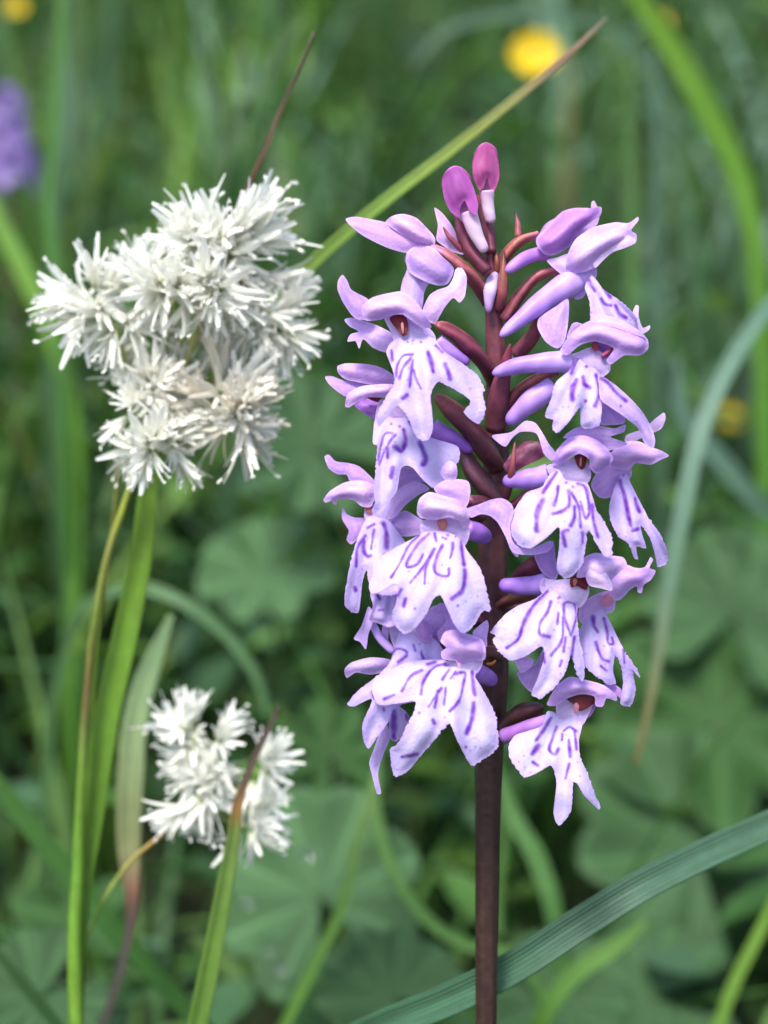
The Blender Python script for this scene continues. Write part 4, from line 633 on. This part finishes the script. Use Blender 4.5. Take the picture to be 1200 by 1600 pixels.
leaf_thing('pale arching leaf between the two white tufts', [(420, 1130, 118), (405, 1070, 118), (365, 1005, 118), (300, 950, 118), (220, 918, 120), (140, 940, 122), (90, 1060, 126), (70, 1300, 130)], [5, 13, 17, 18, 18, 17, 16, 15], [(88, 126, 78), (94, 132, 86), (94, 132, 82), (80, 116, 66)], (0, .02))
leaf_thing('thin curved green stalk beside the foot of the orchid stem', [(590, 1180, 112), (588, 1270, 112), (610, 1350, 112), (655, 1425, 112), (740, 1480, 114), (800, 1490, 116), (850, 1560, 118)], [6, 16, 18, 18, 18, 16, 16], [(110, 150, 80), (106, 150, 76), (96, 140, 66)], (0, .02))
leaf_thing('narrow mid-green blade just right of the orchid stem', [(776, 1200, 120), (800, 1270, 120), (838, 1340, 120), (862, 1410, 120), (874, 1500, 122)], [8, 24, 30, 28, 26], [(104, 146, 84), (96, 140, 76), (84, 126, 66)], (0, .02))
leaf_thing('slim yellow-green stalk passing over the folded leaf', [(585, 1220, 96), (560, 1310, 94), (536, 1410, 92), (490, 1510, 90), (440, 1612, 88)], [10, 15, 15, 15, 15], [(126, 158, 90), (110, 154, 66), (104, 150, 56)], (-.02, .01), cat='stalk', name='stalk', fold=.9, m=5)
leaf_thing('dark green blade sloping down under the small white tuft', [(-60, 1150, 66), (0, 1232, 66), (80, 1330, 66), (160, 1430, 66), (240, 1520, 68), (330, 1620, 70)], [14, 30, 34, 34, 30, 28], [(64, 104, 40), (60, 104, 38), (56, 98, 36)], (.02, .01))
leaf_thing('short dark blade in the lower corner below the pale leaf', [(-20, 1470, 56), (30, 1530, 56), (80, 1590, 57), (120, 1650, 58)], [12, 18, 18, 18], [(50, 84, 40), (52, 90, 40)], (.02, .01))
leaf_thing('bright slender blade in the corner below the slanting blue-green leaf', [(1220, 1380, 110), (1190, 1450, 110), (1150, 1530, 110), (1110, 1640, 110)], [6, 16, 18, 18], [(120, 160, 60), (110, 150, 56)], (-.02, .01))
leaf_thing('mid-green blade arching low between the stem and the corner', [(1010, 1440, 90), (960, 1480, 90), (900, 1520, 90), (860, 1570, 90), (830, 1640, 92)], [6, 26, 30, 28, 26], [(104, 146, 60), (96, 140, 56), (86, 130, 50)], (-.01, .01))
leaf_thing('straight green blade standing behind the right-hand flowers', [(985, 90, 240), (984, 200, 240), (986, 330, 240), (988, 470, 240), (990, 640, 242)], [8, 15, 18, 18, 18], [(80, 120, 56), (74, 114, 52)], (0, .02))
leaf_thing('grey-blue blade standing behind the right-hand flowers', [(1020, 80, 260), (1028, 220, 260), (1026, 360, 260), (1024, 520, 260), (1030, 700, 262)], [8, 16, 19, 19, 19], [(84, 116, 92), (78, 110, 82)], (0, .02))
leaf_thing('pale arching blade across the meadow above the buds', [(640, 110, 330), (690, 52, 330), (760, 26, 332), (850, 20, 334), (960, 50, 338), (1040, 160, 342), (1070, 340, 348)], [5, 12, 17, 18, 17, 16, 14], [(96, 128, 100), (100, 132, 106), (84, 118, 80)], (.02, .02))
leaf_thing('pale blade leaning behind the russet stalk', [(470, 30, 250), (420, 110, 250), (372, 190, 250), (345, 280, 252), (330, 420, 255)], [6, 13, 17, 17, 16], [(94, 122, 84), (90, 118, 76), (80, 108, 60)], (0, .02))
leaf_thing('broad pale blade standing above the left white tufts', [(95, 60, 210), (105, 150, 210), (100, 240, 210), (84, 330, 212), (80, 480, 214)], [10, 20, 24, 22, 20], [(90, 122, 94), (86, 120, 84), (78, 112, 70)], (0, .02))
# ------------------------------------------------------------------ lady's-mantle leaves
def mantle_mesh(seed, lobes, depth, pleat=.14, tone=(.044, .114, .028)):
    r = random.Random(seed); V = [(0, 0, 0)]; col = [(.05, .11, .03)]; F = []; nr = 10; na = lobes*12
    gap = .35
    for j in range(1, nr+1):
        t = j/nr
        for i in range(na+1):
            a = -math.pi+gap+(2*math.pi-2*gap)*i/na; ph = i/12; q = abs((ph % 1)-.5)*2   # 0 mid-lobe, 1 between lobes
            rim = 1-depth*q**2.2+(.035*math.sin(i*math.pi) + .03*(i % 2))*(1 if j == nr else 0)+.04*math.sin(seed+a*2)
            rr = t*(rim if t > .6 else 1+(rim-1)*t/.6*.7)
            V.append((rr*math.sin(a), rr*math.cos(a), pleat*t*(q-.5)+.22*t*t*(.6+.4*math.sin(a*1.5+seed))))
            v = .85+.3*(1-q)*0+.25*r.random()*.4
            rib = .5 if q < .09 else 0
            col.append(np.array(tone)*(v+rib))
    for i in range(na): F.append((0, 1+i, 2+i))
    for j in range(nr-1):
        for i in range(na):
            a = 1+j*(na+1)+i; F.append((a, a+na+1, a+na+2, a+1))
    me = mesh_from('leaf_blade', np.array(V), F, np.array(col)); me.materials.append(M_BROAD); return me
MANT = [mantle_mesh(1, 7, .20, .16, (.085, .18, .07)), mantle_mesh(2, 9, .15, .10, (.06, .135, .048)), mantle_mesh(3, 5, .5, .06), mantle_mesh(4, 7, .38)]
def mantle(label, x, y, d, radius_px, kind, up, spin, tint=1.0, group=None):
    """up: leaf normal as (right, back, up)"""
    c = px(x, y, d); k = radius_px*(S+d/1000)/S/PXM; g = on_ground(c[0]+.006, c[1]+.02)
    root = thing('broad_leaf_plant', label, 'leaf', g, group)
    o = bpy.data.objects.new('leaf_blade', MANT[kind]); C.objects.link(o); o.parent = root
    q = Vector(up).normalized().to_track_quat('Z', 'Y') @ Quaternion((0, 0, 1), spin)
    o.rotation_mode = 'QUATERNION'; o.rotation_quaternion = q; o.scale = (k,)*3; o.location = Vector(c-g)
    m = o.modifiers.new('thickness', 'SOLIDIFY'); m.thickness = .02; m.offset = 0
    Pp = np.array([c-g, (c-g)*.5+np.array([.002, .012, -.004]), (0, 0, 0)]); Q = catmull(Pp, 12); V = []; F = []; cl = []
    for i in range(12):
        for s in range(6): V.append(Q[i]+np.array([math.cos(s*1.047), math.sin(s*1.047), 0])*.0009); cl.append((.10, .15, .05))
    F = [(i*6+s, i*6+(s+1) % 6, (i+1)*6+(s+1) % 6, (i+1)*6+s) for i in range(11) for s in range(6)]
    link('petiole', mesh_from('petiole', np.array(V), F, np.array(cl)), M_STALK, root)
    return o, c, k
def dew(label, o_c, dx, dy, r_):
    p = px(dx, dy, o_c); me = bpy.data.meshes.new('dew_drop'); bm = bmesh.new(); bmesh.ops.create_uvsphere(bm, u_segments=14, v_segments=9, radius=r_); bm.to_mesh(me); bm.free()
    me.polygons.foreach_set('use_smooth', [True]*len(me.polygons)); o = link('dew_drop', me, M_DEW); o.location = p; o.scale = (1, 1, .8)
    return tag(o, label, 'dew drop', 'dew drops on the folded leaf')
mantle('large pleated round leaf holding dew drops behind the small white tuft', 500, 1400, 118, 170, 0, (-.15, -.75, .75), .5)
for dx, dy, r_ in ((483, 1332, .0016), (386, 1412, .0012), (438, 1512, .0016), (418, 1485, .0010)): dew('tiny clear dew drop on the large pleated leaf', 106, dx, dy, r_)
mantle('round leaf low under the foot of the thin curved stalk', 615, 1560, 96, 120, 1, (.1, -.6, .8), 1.0)
mantle('lobed leaf low in the corner under the pale shrivelled leaf', 60, 1560, 80, 120, 1, (.2, -.6, .8), 2.0)
mantle('lobed leaf under the arch of the tall white stem', 120, 1440, 120, 100, 2, (-.1, -.7, .7), .3)
mantle('broad lobed blue-green leaf above the slanting blue-green leaf', 1090, 1330, 185, 200, 1, (.1, -.7, .7), .4)
mantle('deeply cut leaf beside the russet drooping tip', 1120, 1130, 200, 190, 3, (-.2, -.7, .7), -.6)
mantle('small cut leaf left of the lowest lilac flowers', 515, 1180, 150, 95, 3, (.2, -.8, .6), .2)
mantle('bluish rounded leaf between the white flowers and the orchid', 490, 700, 190, 130, 1, (.3, -.7, .6), .8)
mantle('light green rounded leaf below the larger white tufts', 420, 890, 200, 110, 0, (-.2, -.6, .8), 2.2)
mantle('rounded leaf at the edge under the crossing grey-green leaf', 1150, 960, 210, 150, 1, (.0, -.6, .8), -.4)
mantle('round leaf low between the slanting blue-green leaf and the bright corner blade', 1020, 1560, 150, 140, 1, (-.1, -.5, .8), 1.7)
mantle('wide rounded leaf low beside the orchid foot', 870, 1560, 120, 120, 1, (.1, -.5, .8), 2.0)
# ------------------------------------------------------------------ yellow flowers
def buttercup(label, x, y, d, r_px, face, group='yellow meadow flowers'):
    c = px(x, y, d); k = r_px*(S+d/1000)/S/PXM; g = on_ground(c[0]+.01, c[1]+.04)
    root = thing('yellow_flower', label, 'flower', g, group)
    nq = Vector(face).normalized().to_track_quat('Z', 'Y'); r = random.Random(int(x))
    for p in range(5):
        V = []; F = []; cl = []; a0 = p*1.2566+r.uniform(-.1, .1)
        for i in range(7):
            t = i/6
            for j in range(5):
                u = (j/4*2-1)*.62*math.sin(math.pi*(.12+.66*t))**.8; rr = .12+.9*t; z = .55*t*t+.12*u*u
                x_ = rr*math.cos(a0)-u*math.sin(a0); y_ = rr*math.sin(a0)+u*math.cos(a0); V.append(np.array(nq @ Vector((x_*k, y_*k, z*k)))+c-g); cl.append((.80, .56, .012))
        F = [(i*5+j, i*5+j+1, i*5+6+j, i*5+5+j) for i in range(6) for j in range(4)]
        link('petal', mesh_from('petal', np.array(V), F, np.array(cl)), M_YEL, root)
    V = []; cl = []
    for i in range(5):
        for s in range(10):
            th = s*.628; rr = .24*math.cos(i*.38); V.append(np.array(nq @ Vector((rr*k*math.cos(th), rr*k*math.sin(th), (.02+.22*math.sin(i*.38))*k)))+c-g); cl.append((.62, .46, .02))
    F = [(i*10+s, i*10+(s+1) % 10, (i+1)*10+(s+1) % 10, (i+1)*10+s) for i in range(4) for s in range(10)]
    link('flower_centre', mesh_from('flower_centre', np.array(V), F, np.array(cl)), M_YEL, root)
    Q = catmull(np.array([c-g, (c-g)*.5+np.array([.004, .012, 0]), (0, 0, 0)]), 14); V = []; cl = []
    for i in range(14):
        for s in range(6): V.append(Q[i]+np.array([math.cos(s*1.047), math.sin(s*1.047), 0])*.0008); cl.append((.08, .13, .03))
    F = [(i*6+s, i*6+(s+1) % 6, (i+1)*6+(s+1) % 6, (i+1)*6+s) for i in range(13) for s in range(6)]
    link('stem', mesh_from('stem', np.array(V), F, np.array(cl)), M_STALK, root)
buttercup('bright yellow flower beside the dry tip of the long leaf', 836, 92, 330, 37, (-.1, -.9, .5))
buttercup('small yellow flower behind the blue-green drooping leaf', 1138, 656, 420, 20, (.1, -.8, .6))
buttercup('small yellow flower far off above the purple spike', 22, 14, 520, 17, (.2, -.8, .6))
buttercup('small half-hidden yellow flower by the bright leaning blade', 1042, 38, 560, 13, (.2, -.8, .6))
# ------------------------------------------------------------------ a second orchid far behind
def far_orchid(label, x, y, d, h_px):
    c = px(x, y, d); k = (S+d/1000)/S/PXM; g = on_ground(c[0]-.004, c[1]+.01); root = thing('purple_flower_spike', label, 'orchid', g)
    Q = catmull(np.array([c+np.array([0, 0, h_px*.5*k])-g, c-np.array([0, 0, h_px*.5*k])-g, (0, 0, 0)]), 14); V = []; cl = []
    for i in range(14):
        for s in range(8): V.append(Q[i]+np.array([math.cos(s*.785), math.sin(s*.785), 0])*.0014); cl.append((.09, .08, .04))
    F = [(i*8+s, i*8+(s+1) % 8, (i+1)*8+(s+1) % 8, (i+1)*8+s) for i in range(13) for s in range(8)]
    link('stem', mesh_from('stem', np.array(V), F, np.array(cl)), M_STALK, root)
    # one flower: a three-lobed lip, a hood and two side petals
    V = []; F = []; cl = []
    def pet(ang, L, wd, tilt, cl_):
        b0 = len(V); q = Matrix.Rotation(ang, 3, 'Y')
        for i in range(6):
            t = i/5; ww = wd*math.sin(math.pi*(.1+.75*t))
            for j in (-1, 0, 1): V.append(tuple(q @ Vector((j*ww, -tilt*math.sin(t*2)+.2*abs(j)*ww, L*t)))); cl.append(cl_)
        for i in range(5):
            for j in range(2): F.append((b0+i*3+j, b0+i*3+j+1, b0+i*3+4+j, b0+i*3+3+j))
    pet(0, .55, .26, .5, (.36, .20, .62)); pet(.35, .5, .16, .4, (.36, .2, .62)); pet(1.3, .7, .2, .2, (.4, .24, .66)); pet(-1.3, .7, .2, .2, (.4, .24, .66))
    pet(math.pi, 1.0, .24, .3, (.52, .38, .76)); pet(math.pi-.6, .85, .24, .2, (.48, .34, .74)); pet(math.pi+.6, .85, .24, .2, (.48, .34, .74))
    me = mesh_from('far_flower', np.array(V), F, np.array(cl)); me.materials.append(M_PETAL); r = random.Random(3)
    for i in range(20):
        t = i/19; a = i*2.4; rad = (1-.55*t)*.0075; o = bpy.data.objects.new('flower', me); C.objects.link(o); o.parent = root
        o.location = Vector(c-g)+Vector((rad*math.cos(a), rad*math.sin(a), (t-.5)*h_px*k)); o.rotation_euler = (0, 0, a+math.pi/2); s = .0085*(1-.45*t)*r.uniform(.85, 1.1); o.scale = (s, s, s)
far_orchid('purple orchid spike out of focus beyond the left white tufts', 10, 208, 330, 128)
# ------------------------------------------------------------------ the meadow
def meadow(name, n, xr, yr, hr, wr, palette, seed, lean_=(.15, .9), segs=9, near=False):
    r = np.random.default_rng(seed); V = []; F = []; CL = []
    nt_ = max(8, n//14); tx = r.uniform(*xr, nt_); ty = r.uniform(0, 1, nt_)**1.25*(yr[1]-yr[0])+yr[0]; tc_ = r.integers(0, len(palette), nt_); ta = r.uniform(0, 6.28, nt_); ts = r.uniform(.75, 1.15, nt_)
    k = r.integers(0, nt_, n); sd_ = .02+.03*r.random(n)
    X = tx[k]+r.normal(0, 1, n)*sd_; Y = ty[k]+r.normal(0, 1, n)*sd_; Y = np.maximum(Y, yr[0]); A = ta[k]+r.normal(0, 1.0, n); H = r.uniform(*hr, n)*ts[k]; W = r.uniform(*wr, n); Lb = r.uniform(*lean_, n); CV = r.uniform(.2, 1.7, n)
    Z = ground_z(X, Y)-.003
    t = np.linspace(0, 1, segs)
    for i in range(n):
        an = Lb[i]*.5+CV[i]*t**1.6*1.1; ds = H[i]/(segs-1); hx = np.concatenate([[0], np.cumsum(np.sin(an[:-1]))*ds]); hz = np.concatenate([[0], np.cumsum(np.cos(an[:-1]))*ds])
        ca, sa = math.cos(A[i]), math.sin(A[i]); cx = X[i]+hx*ca; cy = Y[i]+hx*sa; cz = Z[i]+hz
        w_ = W[i]*.5*np.minimum(1, (1-t)*2.2+.02)*(.7+.3*np.minimum(1, t*4)); px_, py_ = -sa*w_, ca*w_
        b0 = len(V)
        L_ = np.stack([cx+px_, cy+py_, cz], 1); Md = np.stack([cx+ca*w_*.25, cy+sa*w_*.25, cz-w_*.25], 1); R_ = np.stack([cx-px_, cy-py_, cz], 1)
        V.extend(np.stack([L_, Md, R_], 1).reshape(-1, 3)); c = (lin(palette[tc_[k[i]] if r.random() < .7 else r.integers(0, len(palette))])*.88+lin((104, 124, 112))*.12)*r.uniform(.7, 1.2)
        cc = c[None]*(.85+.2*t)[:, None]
        if r.random() < .05: cc = cc*(1-t[:, None]**3)+lin((150, 120, 70))*t[:, None]**3
        CL.extend(np.repeat(cc, 3, 0))
        for j in range(segs-1):
            q = b0+j*3; F.append((q, q+1, q+4, q+3)); F.append((q+1, q+2, q+5, q+4))
    o = link(name, mesh_from(name, np.array(V), F, np.array(CL)), M_MEADOW); o['kind'] = 'stuff'; return o
PAL = [(66, 108, 40), (54, 96, 34), (78, 122, 44), (70, 110, 66), (84, 122, 86), (62, 104, 48), (46, 86, 32), (98, 138, 48), (104, 140, 66), (34, 66, 26)]
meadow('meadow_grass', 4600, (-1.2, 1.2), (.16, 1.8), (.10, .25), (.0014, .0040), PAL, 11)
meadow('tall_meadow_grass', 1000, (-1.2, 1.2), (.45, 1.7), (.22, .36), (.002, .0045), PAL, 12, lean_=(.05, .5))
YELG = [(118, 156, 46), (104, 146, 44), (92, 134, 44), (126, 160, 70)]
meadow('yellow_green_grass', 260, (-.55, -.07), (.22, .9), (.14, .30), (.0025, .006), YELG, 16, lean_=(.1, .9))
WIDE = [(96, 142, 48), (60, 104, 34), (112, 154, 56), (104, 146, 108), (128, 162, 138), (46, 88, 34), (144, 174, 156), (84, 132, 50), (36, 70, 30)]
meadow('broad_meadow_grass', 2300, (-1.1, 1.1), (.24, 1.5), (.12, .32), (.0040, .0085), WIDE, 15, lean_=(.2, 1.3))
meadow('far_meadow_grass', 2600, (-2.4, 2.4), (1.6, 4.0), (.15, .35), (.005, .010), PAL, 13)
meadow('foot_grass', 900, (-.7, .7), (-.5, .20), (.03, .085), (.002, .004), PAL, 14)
def ground_cover(name, n, xr, yr, seed, zr=None):
    r = np.random.default_rng(seed); V = []; F = []; CL = []
    for i in range(n):
        x = r.uniform(*xr); y = r.uniform(0, 1)**1.3*(yr[1]-yr[0])+yr[0]; z = float(ground_z(x, y))+(r.uniform(*zr) if zr else r.uniform(.015, .10 if y > .2 else .05)); L = r.uniform(.008, .026); wv = L*r.uniform(.35, .6)
        a = r.uniform(0, 6.28); el_ = r.uniform(-.3, .7); d_ = np.array([math.cos(a)*math.cos(el_), math.sin(a)*math.cos(el_), math.sin(el_)]); s_ = np.array([-math.sin(a), math.cos(a), r.uniform(-.4, .4)]); u_ = np.cross(d_, s_)
        c = (lin(PAL[r.integers(0, len(PAL))])*.88+lin((104, 124, 112))*.12)*r.uniform(.6, 1.2); p = np.array([x, y, z]); b0 = len(V)
        for t, ww in ((0, .1), (.3, .9), (.6, 1), (.85, .6), (1, .05)):
            for j in (-1, 0, 1): V.append(p+d_*t*L+s_*j*ww*wv*.5+u_*(abs(j)*.18*wv-.25*L*t*t)); CL.append(c)
        for q in range(4):
            for j in range(2): F.append((b0+q*3+j, b0+q*3+j+1, b0+q*3+j+4, b0+q*3+j+3))
    o = link(name, mesh_from(name, np.array(V), F, np.array(CL)), M_MEADOW); o['kind'] = 'stuff'
ground_cover('ground_cover_leaves', 9000, (-1.3, 1.3), (-.1, 2.0), 21)
ground_cover('low_herb_leaves', 3000, (-.4, .4), (.09, .6), 23, (.02, .12))
ground_cover('meadow_herb_leaves', 7000, (-1.2, 1.2), (.24, 1.8), 22, (.06, .19))
